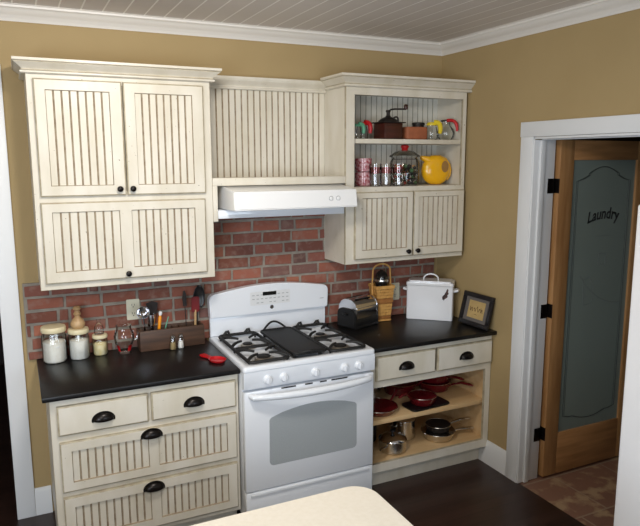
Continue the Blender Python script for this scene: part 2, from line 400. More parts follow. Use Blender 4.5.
def door_frame(t, x0, x1, z0, z1, yb, yf, holes, cham=.006, through=False):
    """frame slab from yb (back) to yf (front) with rectangular holes, chamfered; mi 0 cream, 1 edge, 2 glaze"""
    xs = sorted({x0, x1, *[h[0] for h in holes], *[h[1] for h in holes]}); zs = sorted({z0, z1, *[h[2] for h in holes], *[h[3] for h in holes]})
    c = cham
    ins = lambda v, a, b: a + c if v == a else b - c if v == b else v
    for i in range(len(xs) - 1):
        for j in range(len(zs) - 1):
            cx, cz = (xs[i] + xs[i + 1]) / 2, (zs[j] + zs[j + 1]) / 2
            if any(h[0] < cx < h[1] and h[2] < cz < h[3] for h in holes): continue
            a, b, d, e = ins(xs[i], x0, x1), ins(xs[i + 1], x0, x1), ins(zs[j], z0, z1), ins(zs[j + 1], z0, z1)
            t.surf([[(a, yf, d), (a, yf, e)], [(b, yf, d), (b, yf, e)]])
            if through: t.surf([[(xs[i], yb, zs[j]), (xs[i], yb, zs[j + 1])], [(xs[i + 1], yb, zs[j]), (xs[i + 1], yb, zs[j + 1])]])
    O = [(x0, z0), (x1, z0), (x1, z1), (x0, z1)]; I = [(x0 + c, z0 + c), (x1 - c, z0 + c), (x1 - c, z1 - c), (x0 + c, z1 - c)]
    for k in range(4):
        a, b = O[k], O[(k + 1) % 4]; ia, ib = I[k], I[(k + 1) % 4]
        t.surf([[(a[0], yf + c * .6, a[1]), (b[0], yf + c * .6, b[1])], [(ia[0], yf, ia[1]), (ib[0], yf, ib[1])]], mi=1)
        t.surf([[(a[0], yb, a[1]), (b[0], yb, b[1])], [(a[0], yf + c * .6, a[1]), (b[0], yf + c * .6, b[1])]], mi=1)
    if not through: t.surf([[(x0, yb, z0), (x0, yb, z1)], [(x1, yb, z0), (x1, yb, z1)]])
    g, dp = (.0001, yb - yf) if through else (.0035, .011)
    for h in holes:
        O = [(h[0], h[2]), (h[1], h[2]), (h[1], h[3]), (h[0], h[3])]; I = [(h[0] + g, h[2] + g), (h[1] - g, h[2] + g), (h[1] - g, h[3] - g), (h[0] + g, h[3] - g)]
        for k in range(4):
            a, b = O[k], O[(k + 1) % 4]; ia, ib = I[k], I[(k + 1) % 4]
            t.surf([[(a[0], yf, a[1]), (b[0], yf, b[1])], [(ia[0], yf + dp, ia[1]), (ib[0], yf + dp, ib[1])]], mi=2)

def knob(x, z, y, parent):
    MB().lathe([(0, 0), (.008, 0), (.007, .006), (.006, .012), (.013, .016), (.0155, .021), (.014, .027), (.008, .031), (0, .032)], (x, y, z), 'y', 20).build('knob', 'bronze', parent)
def cup_pull(x, z, y, parent):
    a, b, d = .048, .036, .028; rows = []
    for i in range(17):
        th = PI * i / 16
        rows.append([(x + a * math.cos(th), y - d * math.sin(th) ** .8 * math.sin(ph), z - .01 + b * math.sin(th) ** .9 * math.cos(ph) - .006) for ph in [PI / 2 * 1.08 * k / 10 for k in range(11)]])
    t = MB().surf(rows); t.tube([(x + (a + .004) * math.cos(PI * i / 16), y - .002, z - .016 + (b + .003) * math.sin(PI * i / 16)) for i in range(17)], .003, 6)
    t.box(x - a - .006, x - a + .008, y - .003, y, z - .024, z - .006, .001).box(x + a - .008, x + a + .006, y - .003, y, z - .024, z - .006, .001)
    o = t.build('cup_pull', 'bronze', parent)
    m = o.modifiers.new('s', 'SOLIDIFY'); m.thickness = .0015
def panel_door(name, parent, x0, x1, z0, z1, holes, yb, th=.02):
    t = MB(); door_frame(t, x0, x1, z0, z1, yb, yb - th, holes); d = t.build(name, ['cream', 'edge', 'glaze'], parent, angle=20)
    for h in holes: MB().bead(h[0], h[1], h[2], h[3], yb - th + .01, th=.007).build('beadboard_panel', ['cream', 'glaze'], d, angle=20)
    return d
def slab_drawer(parent, x0, x1, z0, z1, yb, th=.02):
    t = MB(); door_frame(t, x0, x1, z0, z1, yb, yb - th, [], cham=.008); return t.build('drawer', ['cream', 'edge', 'glaze'], parent, angle=20)

# ------------------------------------------------------------------ upper cabinet, left of the hood
FY = -.3115
x0, x1, z0, z1 = -.93, -.035, 1.347, 2.402
w = thing('wall_cabinet', 'cream glazed wall cabinet with two beadboard doors above one wide door, over left counter', 'cabinet', ((x0 + x1) / 2, 0, z0))
ox = Vector((-(x0 + x1) / 2, 0, -z0))
def local(parent):
    """shift every child built in world coordinates into the thing's frame"""
    inv = parent.matrix_basis.inverted()
    for c in parent.children: c.matrix_parent_inverse = inv
t = MB().box(x0, x1, FY + .019, -.0015, z0 + .012, z1)                       # carcass
t.build('carcass', 'cream', w)
t = MB(); door_frame(t, x0, x1, z0, z1, FY + .0185, FY, [(-.885, -.085, 1.4, 1.765), (-.885, -.085, 1.835, 2.36)], .002, True)
t.build('face_frame', ['cream', 'edge', 'edge'], w, angle=20)
crown_obj([(x1, -.0725), (x1, FY), (x0, FY), (x0, -.002)], z1 - .002, w, h=.067)
d = panel_door('door', w, -.9, -.494, 1.815, 2.378, [(-.85, -.553, 1.866, 2.327)], FY - .0005); knob(-.527, 1.847, FY - .0205, d)
d = panel_door('door', w, -.487, -.077, 1.815, 2.378, [(-.432, -.137, 1.866, 2.327)], FY - .0005); knob(-.463, 1.847, FY - .0205, d)
d = panel_door('door', w, -.904, -.082, 1.381, 1.785, [(-.855, -.532, 1.437, 1.738), (-.474, -.14, 1.437, 1.738)], FY - .0005); knob(-.506, 1.408, FY - .0205, d)
local(w)

# ------------------------------------------------------------------ upper cabinet on the right, open shelves above two doors
x0, x1, z0, z1 = .787, 1.67, 1.353, 2.418
w = thing('display_cabinet', 'cream wall cabinet with open beadboard shelves above two doors, in right corner', 'cabinet', ((x0 + x1) / 2, 0, z0))
t = MB().box(x0, x0 + .018, FY + .02, -.002, z0, z1).box(x1 - .018, x1, FY + .02, -.002, z0, z1)
t.box(x0 + .018, x1 - .018, FY + .02, -.002, z0 + .012, z0 + .03).box(x0 + .018, x1 - .018, FY + .02, -.002, 1.80, 1.825).box(x0 + .018, x1 - .018, FY + .02, -.002, z1 - .02, z1)
t.box(x0 + .018, x0 + .055, FY + .02, -.02, 1.832, z1 - .021)
t.build('carcass', 'cream', w)
MB().bead(x0 + .0185, x1 - .0185, 1.831, z1 - .0205, -.018, pitch=.04, g=.006).build('back_panel', ['bead_white', 'bead_line'], w, angle=20)
MB().box(x0 + .0555, x1 - .0185, FY + .0195, -.0165, 2.088, 2.116, .002).build('shelf', 'cream', w)
t = MB(); door_frame(t, x0, x1, z0, z1, FY + .0195, FY, [(.845, 1.642, 1.8245, 2.372), (.86, 1.63, 1.4, 1.78)], .002, True)
t.build('face_frame', ['cream', 'edge', 'edge'], w, angle=20)
crown_obj([(XR - .001, FY), (x0, FY), (x0, -.0725)], z1 - .002, w, h=.07)
d = panel_door('door', w, .843, 1.2615, 1.382, 1.795, [(.892, 1.218, 1.436, 1.758)], FY - .0005); knob(1.221, 1.414, FY - .0205, d)
d = panel_door('door', w, 1.2675, 1.66, 1.382, 1.795, [(1.305, 1.612, 1.436, 1.758)], FY - .0005); knob(1.291, 1.416, FY - .0205, d)
local(w)

# ------------------------------------------------------------------ beadboard panel over the hood
w = thing('hood_cover', 'cream beadboard panel with crown and bottom rail filling the recess above range hood', 'panel', (.376, 0, 1.85))
MB().bead(-.034, .786, 1.825, 2.41, -.02, pitch=.0385, th=.018).build('beadboard_panel', ['cream', 'glaze'], w, angle=20)
MB().sweep([(.786, -.0205), (-.034, -.0205)], crown_prof(2.4, .07, .05)).build('crown_moulding', 'cream', w)
MB().box(-.034, .786, FY, -.21, 1.851, 1.893, .002).box(-.034, -.008, FY, FY + .02, 1.655, 1.8505, .001).build('rail', 'cream', w)
local(w)

# ------------------------------------------------------------------ range hood
w = thing('range_hood', 'white range hood with two round switches under cream beadboard panel', 'range hood', (.39, 0, 1.66))
HX0, HX1 = .03, .768
t = MB().prism([(-.025, 1.846), (-.3, 1.846), (-.482, 1.822), (-.497, 1.727), (-.49, 1.722), (-.025, 1.716)], 'x', HX0, HX1, bev=.004)
t.build('canopy', 'enamel_dull', w)
MB().box(-.006, .784, -.3, -.025, 1.668, 1.7155, .003).build('underbody', 'enamel', w)
for x in (.6, .645):
    k = MB().lathe([(0, 0), (.011, 0), (.011, .004), (.0085, .007), (0, .008)], (x, -.4895, 1.775), 'y', 20).box(x - .002, x + .002, -.499, -.496, 1.768, 1.782).build('switch', ['enamel_dull'], w)
    MB().tube([(x + .0125 * math.cos(a), -.49, 1.775 + .0125 * math.sin(a)) for a in [2 * PI * i / 20 for i in range(20)]], .0016, 6, True).build('bezel', 'grey_print', k)
MB().box(.07, .105, -.4935, -.4915, 1.742, 1.745).build('maker_mark', 'grey_print', w)
local(w)

# ------------------------------------------------------------------ base cabinets and counters
BY = -.62
x0, x1 = -.94, -.017
w = thing('base_cabinet', 'cream base cabinet with two small drawers above two wide beadboard drawers, left of stove', 'cabinet', ((x0 + x1) / 2, 0, 0))
MB().box(x0, x1, BY + .0195, -.002, .1, .888).box(x0 + .01, x1, BY + .075, -.01, 0, .0995).build('carcass', 'cream', w)
t = MB(); door_frame(t, x0, x1, .1, .888, BY + .019, BY, [], .002); t.build('face_frame', ['cream', 'edge', 'edge'], w, angle=20)
d = slab_drawer(w, -.91, -.489, .703, .849, BY - .0005); cup_pull(-.704, .772, BY - .0205, d)
d = slab_drawer(w, -.474, -.034, .703, .849, BY - .0005); cup_pull(-.26, .772, BY - .0205, d)
d = panel_door('drawer', w, -.907, -.034, .416, .668, [(-.857, -.495, .462, .621), (-.447, -.086, .462, .621)], BY - .0005); cup_pull(-.48, .642, BY - .0205, d)
d = panel_door('drawer', w, -.907, -.034, .13, .388, [(-.857, -.495, .175, .335), (-.447, -.086, .175, .335)], BY - .0005); cup_pull(-.48, .359, BY - .0205, d)
local(w)
tag(MB().box(-.97, -.0165, -.666, -.002, .8885, .914, .005).build('countertop', 'counter'), 'black stone countertop to the left of stove, holding jars and utensils', 'countertop')

x0, x1 = .788, 1.69
w = thing('base_cabinet', 'cream base cabinet with two drawers above open maple shelves of pans, right of stove', 'cabinet', ((x0 + x1) / 2, 0, 0))
t = MB().box(x0, x0 + .018, BY + .02, -.002, .12, .888).box(x1 - .018, x1, BY + .02, -.002, .12, .888).box(x0 + .018, x1 - .018, -.012, -.002, .12, .888).box(x0 + .018, x1 - .018, BY + .02, -.012, .15, .172)
t.box(x0 + .018, x1 - .018, BY + .02, -.012, .672, .69)
t.build('interior', 'maple', w)
MB().box(x0 + .0185, x1 - .0185, BY + .03, -.0125, .41, .438, .001).build('shelf', 'maple', w)
t = MB(); door_frame(t, x0, x1, .118, .888, BY + .0195, BY, [(.815, 1.648, .174, .658), (.83, 1.64, .71, .85)], .002, True); t.build('face_frame', ['cream', 'edge', 'edge'], w, angle=20)
MB().box(x0, x1, BY + .072, BY + .09, 0, .1175).build('toe_kick', 'cream', w)
d = slab_drawer(w, .824, 1.243, .702, .852, BY - .0005); cup_pull(1.03, .777, BY - .0205, d)
d = slab_drawer(w, 1.258, 1.682, .702, .852, BY - .0005); cup_pull(1.475, .777, BY - .0205, d)
local(w)
tag(MB().box(.786, XR - .001, -.666, -.002, .8885, .914, .005).build('countertop', 'counter'), 'black stone countertop to the right of stove, holding toaster and bread box', 'countertop')

# ------------------------------------------------------------------ gas stove
SX0, SX1 = -.012, .776
w = thing('gas_stove', 'white freestanding gas stove with black grates and arched backguard', 'stove', (.382, 0, 0))
MB().box(SX0 + .006, SX1 - .006, -.655, -.035, .06, .903, .002).box(SX0 + .04, SX1 - .04, -.6, -.05, 0, .06).build('body', 'enamel', w)
# cooktop: a pan with raised rim
def cooktop():
    t = MB(); X0, X1, Y0, Y1 = SX0, SX1, -.706, -.04
    o = [(X0, Y0), (X1, Y0), (X1, Y1), (X0, Y1)]
    def ring(d, z, r):
        p = []
        for cx, cy, a in ((X1 - d - r, Y0 + d + r, -PI / 2), (X1 - d - r, Y1 - d - r, 0), (X0 + d + r, Y1 - d - r, PI / 2), (X0 + d + r, Y0 + d + r, PI)):
            p += [(x, y, z) for x, y in arc(cx, cy, r, a, a + PI / 2, 6)]
        return p
    rows = [ring(0, .9035, .02), ring(0, .92, .02), ring(.003, .927, .02), ring(.01, .93, .02), ring(.034, .93, .04), ring(.04, .927, .04), ring(.05, .918, .035), ring(.2, .915, .03), ring(.32, .915, .01)]
    t.surf(rows, cv=True, caps=True); return t
cooktop().build('cooktop', 'enamel', w)
MB().prism([(-.655, .803), (-.697, .803), (-.703, .812), (-.704, .9), (-.655, .903)], 'x', SX0 + .002, SX1 - .002, bev=.003).build('control_panel', 'enamel', w)
for x in (.12, .212, .397, .577, .668):
    k = MB().lathe([(0, 0), (.025, 0), (.0245, .006), (.02, .01), (.019, .015), (.0175, .018), (0, .019)], (x, -.7035, .848), 'y', 24).box(x - .0035, x + .0035, -.7285, -.72, .83, .867, .002).build('knob', 'enamel', w)
# oven door with arched grey window, bowed handle and vent slots
t = MB().box(SX0 + .004, SX1 - .004, -.694, -.6555, .226, .789, .006)
od = t.build('oven_door', 'enamel', w)
def arch_poly(x0, x1, z0, z1, rise, r=.025, n=14):
    p = arc(x1 - r, z0 + r, r, -PI / 2, 0, 4)
    p += [(x1 - r + r * math.cos(a), z1 - r + r * math.sin(a)) for a in [PI / 2 * 1.0 * k / 4 for k in range(1, 4)]]
    p += [(x1 + (x0 - x1) * k / n, z1 + rise * math.sin(PI * k / n)) for k in range(2, n - 1)]
    p += [(x0 + r + r * math.cos(a), z1 - r + r * math.sin(a)) for a in [PI / 2 + PI / 2 * k / 4 for k in range(1, 4)]]
    p += arc(x0 + r, z0 + r, r, PI, 1.5 * PI, 4)
    return p
MB().prism(arch_poly(.128, .662, .356, .632, .04), 'y', -.6952, -.692).build('oven_window', 'oven_glass', od)
hp = [(.0, -.71, .775)] + [(.02 + .71 * k / 16, -.73 - .034 * math.sin(PI * k / 16), .77 + .002 * math.sin(PI * k / 16)) for k in range(17)] + [(.75, -.71, .775)]
hp = [(.025, -.694, .77)] + [(.035 + .695 * k / 16, -.722 - .04 * math.sin(PI * k / 16) ** .7, .766 - .004 * math.sin(PI * k / 16)) for k in range(17)] + [(.74, -.694, .77)]
MB().tube(hp, [.014] + [.0165 + .003 * math.sin(PI * k / 16) for k in range(17)] + [.014], 12).build('handle', 'enamel', od)
for a, b in ((.2, .285), (.34, .385), (.43, .47), (.5, .6)): MB().box(a, b, -.6965, -.693, .7815, .788).build('vent_slot', 'dark', od)
MB().box(SX0 + .004, SX1 - .004, -.692, -.6555, .062, .219, .006).box(SX0 + .03, SX1 - .03, -.7, -.69, .195, .214, .004).build('storage_drawer', 'enamel', w)
# backguard
def bg_poly(x0, x1, z0, zs, rise, r=.035, n=18):
    p = [(x0 + .005, z0), (x1 - .005, z0)]
    p += [(x1 - r + r * math.cos(a), zs - r + r * math.sin(a)) for a in [PI / 2 * k / 5 for k in range(5)]]
    p += [(x1 - r + (x0 - x1 + 2 * r) * k / n, zs + rise * math.sin(PI * k / n)) for k in range(n + 1)]
    p += [(x0 + r + r * math.cos(a), zs - r + r * math.sin(a)) for a in [PI / 2 + PI / 2 * k / 5 for k in range(1, 6)]]
    return p
bgd = MB().prism(bg_poly(SX0, SX1, 1.05, 1.196, .037), 'y', -.095, -.036, bev=.006).box(SX0 + .008, SX1 - .008, -.065, -.036, .9315, 1.052, .003).build('backguard', 'enamel', w)
t = MB().prism(rrect(.243, .508, 1.105, 1.19, .008), 'y', -.0956, -.0945, mi=0)
for r_ in range(3):
    for k in range(9):
        if r_ == 0 and 3 <= k <= 5 : continue
        if (k + r_) % 3 == 2 and r_ == 2: continue
        t.box(.256 + k * .028, .272 + k * .028, -.0962, -.0955, 1.118 + (2 - r_) * .024, 1.1225 + (2 - r_) * .024, mi=1)
M['panel_print'] = mat('panel_print', rgb(222, 224, 226), .3)
t.build('key_panel', ['panel_print', 'grey_print'], bgd)
MB().prism(rrect(.325, .415, 1.163, 1.186, .003), 'y', -.0968, -.0955).build('clock_display', 'display', bgd)
t = MB().lathe([(0, 0), (.0125, 0), (.012, .003), (0, .0035)], (.384, -.0945, 1.087), 'y', 24, mi=0)
t.tube([(.384 + .009 * math.cos(a), -.0983, 1.087 + .009 * math.sin(a)) for a in [2 * PI * k / 20 for k in range(20)]], .0011, 5, True, mi=1)
t.tube([(.379, -.0982, 1.085), (.381, -.0982, 1.091), (.384, -.0982, 1.088), (.382, -.0982, 1.083), (.386, -.0982, 1.084), (.388, -.0982, 1.09), (.386, -.0982, 1.087), (.390, -.0982, 1.084)], .0009, 5, mi=1)
t.build('round_badge', ['decal_dark', 'chrome'], bgd)
MB().box(.715, .742, -.0957, -.0945, 1.108, 1.112).build('maker_mark', 'grey_print', bgd)
# burners and grates
for bx_ in (.15, .62):
    for by_, r in ((-.3, .04), (-.565, .05)):
        b_ = MB().lathe([(0, .915), (r + .02, .915), (r + .016, .919), (r, .92), (r, .93), (r - .006, .932), (0, .932)], (bx_, by_, 0), 'z', 28).build('burner', 'burner', w)
        MB().lathe([(0, .9322), (r - .012, .9322), (r - .011, .936), (r - .016, .939), (0, .94)], (bx_, by_, 0), 'z', 28).build('burner_cap', 'black_iron', b_)
for gx0, gx1 in ((.026, .268), (.506, .738)):
    t = MB(); gy0, gy1, gz = -.675, -.105, .942; cx = (gx0 + gx1) / 2
    ring = [(x, y, gz) for x, y in rrect(gx0 + .008, gx1 - .008, gy0, gy1, .03, 5)]
    t.tube(ring, .0095, 8, True)
    t.tube([(gx0 + .01, -.4, gz), (gx1 - .01, -.4, gz)], .009, 8)
    for by_ in (-.27, -.545):
        for sx in (-1, 1):
            ex = gx0 + .008 if sx < 0 else gx1 - .008
            for oy in (-.075, .075):
                t.tube(bez((ex, by_ + oy * 1.3, gz), (ex - sx * .02, by_ + oy, gz + .022), (cx + sx * .034, by_ + oy * .35, gz + .01), 8), [.0095, .0095, .009, .009, .0085, .0085, .008, .0075, .007], 8)
    for px in (gx0 + .06, gx1 - .05):
        t.tube([(px - .02, gy1, gz), (px - .002, gy1, gz + .022), (px + .008, gy1, gz + .026), (px + .016, gy1, gz)], [.009, .009, .007, .009], 8)
    for px in (gx0 + .012, gx1 - .012):
        for py in (gy0 + .03, -.4, gy1 - .03): t.tube([(px, py, gz), (px, py, .9165)], .006, 8)
    t.build('grate', 'black_iron', w)
local(w)
# cast iron griddle lying between the grates
w = thing('griddle', 'black cast iron griddle with loop handles lying between the two stove grates', 'griddle', (.39, -.4, .93))
t = MB().prism(rrect(.283, .495, -.672, -.128, .03), 'z', .943, .953, bev=.003)
ro = rrect(.288, .49, -.667, -.133, .028)
t.tube([(x, y, .9545) for x, y in ro], .005, 8, True)
for px in (.31, .465):
    for py in (-.62, -.16): t.box(px - .008, px + .008, py - .008, py + .008, .9185, .944)
t.build('plate', 'black_iron', w)
for s, y0 in ((1, -.127), (-1, -.652)):
    MB().tube([(.315 + .15 * k / 12, y0 + s * .025 * math.sin(PI * k / 12), 0.952 + .042 * math.sin(PI * k / 12) * (1 if s > 0 else .3)) for k in range(13)], .0065, 8).build('handle', 'black_iron', w)
local(w)

# ------------------------------------------------------------------ outlets on the brick
def outlet(x, z, label):
    w = thing('wall_outlet', label, 'outlet', (x, -.0235, z))
    MB().prism(rrect(-.037, .037, -.06, .06, .006), 'y', -.006, 0, bev=.0015).build('cover_plate', 'plate', w)
    for s in (-.025, .025):
        r = MB().prism(rrect(-.017, .017, s - .016, s + .016, .01), 'y', -.0085, -.005).build('receptacle', 'plate', w)
        MB().box(-.008, -.0055, -.0092, -.008, s - .002, s + .009).box(.0055, .008, -.0092, -.008, s - .002, s + .008).lathe([(0, 0), (.003, 0), (.003, .0008), (0, .0008)], (0, -.0084, s - .009), 'y', 10).build('slot', 'dark', r)
outlet(-.444, 1.142, 'ivory duplex outlet on the brick above the wooden utensil trough')
outlet(1.325, 1.085, 'ivory duplex outlet on the brick between the splint basket and bread box')

# ------------------------------------------------------------------ left counter
CT = .9145
def canister(x, y, r, h, lid_h, label, mat_fill, fill, fill_label, fill_name):
    w = thing('glass_canister', label, 'canister', (x, y, CT), group=None)
    t = MB(); rows = []
    prof = [(0, 0.0005), (r * .9, .0005), (r, .008), (r, h * .86), (r * .93, h * .93), (r * .92, h)]
    for q, z in prof:
        rows.append([(q * (1 + .018 * math.cos(16 * a)) * math.cos(a), q * (1 + .018 * math.cos(16 * a)) * math.sin(a), z) for a in [2 * PI * k / 64 for k in range(64)]])
    t.surf(rows, cv=True); t.build('jar', 'glass_green', w)
    MB().lathe([(0, h + .0005), (r * 1.0, h + .0005), (r * 1.04, h + .004), (r * 1.04, h + lid_h * .7), (r * .98, h + lid_h), (0, h + lid_h * 1.08)], seg=36).build('lid', 'cap_cream', w)
    q = r * .95
    tag(MB().lathe([(0, .002), (q * .9, .002), (q * .97, .01), (q * .97, fill), (q * .5, fill + .008), (0, fill + .012)], seg=32).build(fill_name, mat_fill, loc=(x, y, CT)), fill_label, 'food', kind='stuff')
    return w
canister(-.878, -.092, .062, .165, .03, 'largest glass canister with cream lid, leftmost on left counter', 'flour', .112, 'white flour filling most of the largest lidded glass canister', 'flour')
canister(-.752, -.09, .053, .142, .026, 'medium glass canister with cream lid, under the turned wooden tool', 'flour', .104, 'white sugar filling the medium lidded glass canister', 'sugar')
canister(-.64, -.07, .04, .095, .02, 'smallest glass canister with cream lid, beside the clear pitcher', 'sugar', .064, 'pale yellow powder in the smallest lidded glass canister', 'powder')
def scoop(x, y, z, tilt, label):
    w = thing('scoop', label, 'scoop', (x, y, z)); w.rotation_euler = (tilt, 0, 0)
    MB().lathe([(0, 0), (.016, .002), (.02, .012), (.021, .03), (.02, .031), (.017, .014), (0, .006)], seg=20).build('bowl', 'scoop', w)
    MB().box(-.006, .006, .018, .024, .02, .085, .002).build('handle', 'scoop', w)
scoop(-.868, -.122, .984, .3, 'white plastic scoop standing in the flour of the largest canister')
scoop(-.755, -.112, .966, .2, 'white plastic scoop standing in the sugar of the medium canister')
tag(MB().lathe([(0, 0), (.03, 0), (.038, .012), (.039, .025), (.03, .045), (.016, .06), (.013, .066), (.019, .074), (.02, .082), (.013, .092), (.012, .096), (.02, .104), (.021, .113), (.014, .121), (0, .123)], seg=28).build('turned_wooden_press', 'turned_wood', loc=(-.752, -.088, CT + .1705)), 'turned light wooden kitchen press standing on the medium canister lid', 'kitchen tool')
w = thing('small_glass_bottle', 'small clear glass bottle standing on the smallest canister lid', 'bottle', (-.642, -.068, CT + .1167))
MB().lathe([(0, 0), (.024, 0), (.025, .004), (.025, .04), (.018, .052), (.009, .06), (.009, .078), (.011, .08), (.011, .084)], seg=24).build('body', 'glass', w)
# clear pitcher with red spots
w = thing('glass_pitcher', 'clear glass pitcher with red painted patches on left counter', 'pitcher', (-.515, -.115, CT))
MB().lathe([(0, .001), (.028, .001), (.036, .004), (.03, .012), (.036, .03), (.052, .07), (.056, .1), (.05, .125), (.04, .145), (.042, .16), (.044, .163)], seg=32).build('body', 'glass_green', w)
MB().tube(bez((.048, 0, .13), (.1, 0, .12), (.05, 0, .06), 10), .006, 8).build('handle', 'glass_green', w)
def patch(a0, a1, z0, z1):
    rows = []
    for i in range(7):
        a = a0 + (a1 - a0) * i / 6
        rows.append([((.0305 + .0165 * ((z - .01) / .06) + .0015) * math.cos(a), (.0305 + .0165 * ((z - .01) / .06) + .0015) * math.sin(a), z) for z in [z0 + (z1 - z0) * k / 4 for k in range(5)]])
    return rows
for a in (-2.75, -.85): MB().surf(patch(a - .38, a + .38, .018, .055)).build('red_patch', 'red', w)
# utensil trough
w = thing('utensil_trough', 'long dark wooden utensil trough against the brick, left counter', 'utensil holder', (-.245, -.085, CT), rz=.02)
TL, TD, TH = .187, .05, .118
t = MB().box(-TL, TL, -TD, -TD + .014, 0, TH, .002).box(-TL, TL, TD - .014, TD, 0, TH, .002).box(-TL, -TL + .014, -TD + .0145, TD - .0145, 0, TH, .002).box(TL - .014, TL, -TD + .0145, TD - .0145, 0, TH, .002).box(-TL + .0145, TL - .0145, -TD + .0145, TD - .0145, .0005, .012)
for k in range(3): t.box(-.03 + k * .04, -.023 + k * .04, -TD + .0145, TD - .0145, .012, TH - .004)
t.build('box', 'dark_wood', w)
TX, TY = -.245, -.085
def utensil(name, label, x, y, lean=(0, 0)):
    u = thing(name, label, 'utensil', (x, y, CT + .014)); u.rotation_euler = (lean[0], lean[1], 0); return u
u = utensil('ladle', 'shiny steel ladle with dark bowl up, leftmost utensil in the trough', -.385, -.085, (.1, -.1))
MB().tube([(0, 0, 0), (0, 0, .15), (.004, -.006, .2)], .005, 8).build('handle', 'chrome', u)
MB().lathe([(0, -.03), (.02, -.028), (.034, -.012), (.037, .006), (.035, .006), (.02, -.02), (0, -.024)], (0, -.02, .218), 'y', 24).build('bowl', 'chrome', u)
u = utensil('measuring_cup', 'bright steel measuring cup standing beside the orange handle in the trough', -.36, -.088, (.0, .02))
MB().tube([(0, 0, 0), (0, 0, .12)], .004, 8).build('handle', 'chrome', u)
MB().lathe([(0, .12), (.017, .12), (.021, .13), (.026, .19), (.024, .19), (.018, .132), (0, .126)], seg=24).build('bowl', 'chrome', u)
u = utensil('spatula', 'dark metal spatula behind the orange handle in the trough', -.345, -.07, (0, .0))
MB().tube([(0, 0, 0), (0, 0, .17)], .005, 8).build('handle', 'black', u)
MB().prism([(-.02, .165), (.02, .165), (.034, .25), (.0, .262), (-.034, .25)], 'y', -.0015, .0015).build('blade', 'rust_iron', u)
u = utensil('peeler', 'utensil with bright orange handle up in the trough', -.325, -.085, (.02, .12))
MB().tube([(0, 0, .0), (0, 0, .08)], .003, 8).build('blade', 'steel', u)
MB().tube([(0, 0, .08), (0, 0, .1), (0, 0, .165), (0, 0, .178)], [.005, .009, .01, .006], 10).build('handle', 'orange', u)
MB().lathe([(0, .178), (.008, .179), (.011, .19), (.009, .2), (0, .204)], seg=14).build('tip', 'scoop', u)
u = utensil('brush', 'thin dark green handled utensil leaning right in the trough', -.305, -.08, (.0, .3))
MB().tube([(0, 0, 0), (0, 0, .17)], [.005, .0035], 8).build('handle', 'green', u)
u = utensil('slim_spoon', 'slim clear grey spatula standing behind the trough middle', -.145, -.062, (-.02, -.03))
MB().tube([(0, 0, 0), (0, 0, .22)], .0025, 8).build('handle', 'rust_iron', u)
MB().prism([(-.01, .21), (.01, .21), (.013, .28), (.004, .305), (-.006, .298), (-.013, .26)], 'y', -.001, .001).build('blade', 'rust_iron', u)
u = utensil('silicone_spatula', 'dark red silicone spatula with pale wooden handle in the trough', -.103, -.085, (.02, .03))
MB().tube([(0, 0, 0), (0, 0, .19)], .0075, 10).build('handle', 'turned_wood', u)
MB().prism(rrect(-.024, .024, .175, .268, .012), 'y', -.006, .006, bev=.003).build('blade', 'dark_red', u)
u = utensil('serving_spoon', 'large black serving spoon, rightmost utensil in the trough', -.088, -.065, (.0, .02))
MB().tube([(0, 0, 0), (0, 0, .13), (.003, 0, .18), (.01, -.004, .2)], [.006, .007, .006, .009], 10).build('handle', 'black', u)
rows = []
for i in range(13):
    s = i / 12; zz = .195 + .135 * s; hw = .034 * math.sin(PI * min(1, .12 + .86 * s)) ** .6; hw = max(hw, .003)
    rows.append([(.012 + .006 * s + hw * math.cos(PI - PI * k / 8), .012 * math.sin(PI * k / 8) * math.sin(PI * s) - .004, zz) for k in range(9)])
o = MB().surf(rows).build('bowl', 'black', u); m_ = o.modifiers.new('s', 'SOLIDIFY'); m_.thickness = .003
# shakers
def shaker(x, y, fillmat, label, flab, fname):
    w = thing('shaker', label, 'shaker', (x, y, CT))
    MB().lathe([(0, .0005), (.018, .0005), (.02, .004), (.016, .05), (.013, .06), (.0125, .064)], seg=8).build('body', 'glass', w)
    MB().lathe([(0, .0645), (.014, .0645), (.0145, .067), (.014, .078), (.008, .084), (0, .085)], seg=20).build('cap', 'steel', w)
    tag(MB().lathe([(0, .002), (.017, .002), (.0175, .005), (.0145, .042), (0, .042)], seg=8).build(fname, fillmat, loc=(x, y, CT)), flab, 'seasoning', kind='stuff')
M['pepper'] = mat('ground_pepper', rgb(176, 156, 110), .8, noise=(200, rgb(120, 100, 66), .8))
shaker(-.252, -.158, 'pepper', 'left glass shaker of tan pepper with steel cap before the trough', 'tan ground pepper inside the left shaker', 'ground_pepper')
shaker(-.205, -.15, 'flour', 'right glass shaker of white salt with steel cap before the trough', 'white salt inside the right shaker', 'salt')
# spoon rest
w = thing('spoon_rest', 'bright red spoon rest lying on black counter beside the stove', 'spoon rest', (-.1, -.455, CT), rz=.35)
w.scale = (.74, .74, .9)
rows = []
for q, z in ((0, .004), (.5, .003), (.85, .006), (1, .016), (1.05, .017), (.95, .006), (.8, .0005), (0, .0005)):
    rows.append([(max(q, 1e-4) * .055 * math.cos(a), -.05 + max(q, 1e-4) * .07 * math.sin(a), z) for a in [2 * PI * k / 32 for k in range(32)]])
MB().surf(rows, cv=True).build('bowl', 'red', w)
MB().prism([(-.022, .01), (.022, .01), (.017, .07), (.024, .105), (.022, .145), (-.022, .145), (-.026, .105), (-.017, .07)], 'z', .002, .014, bev=.003).build('handle', 'red', w)

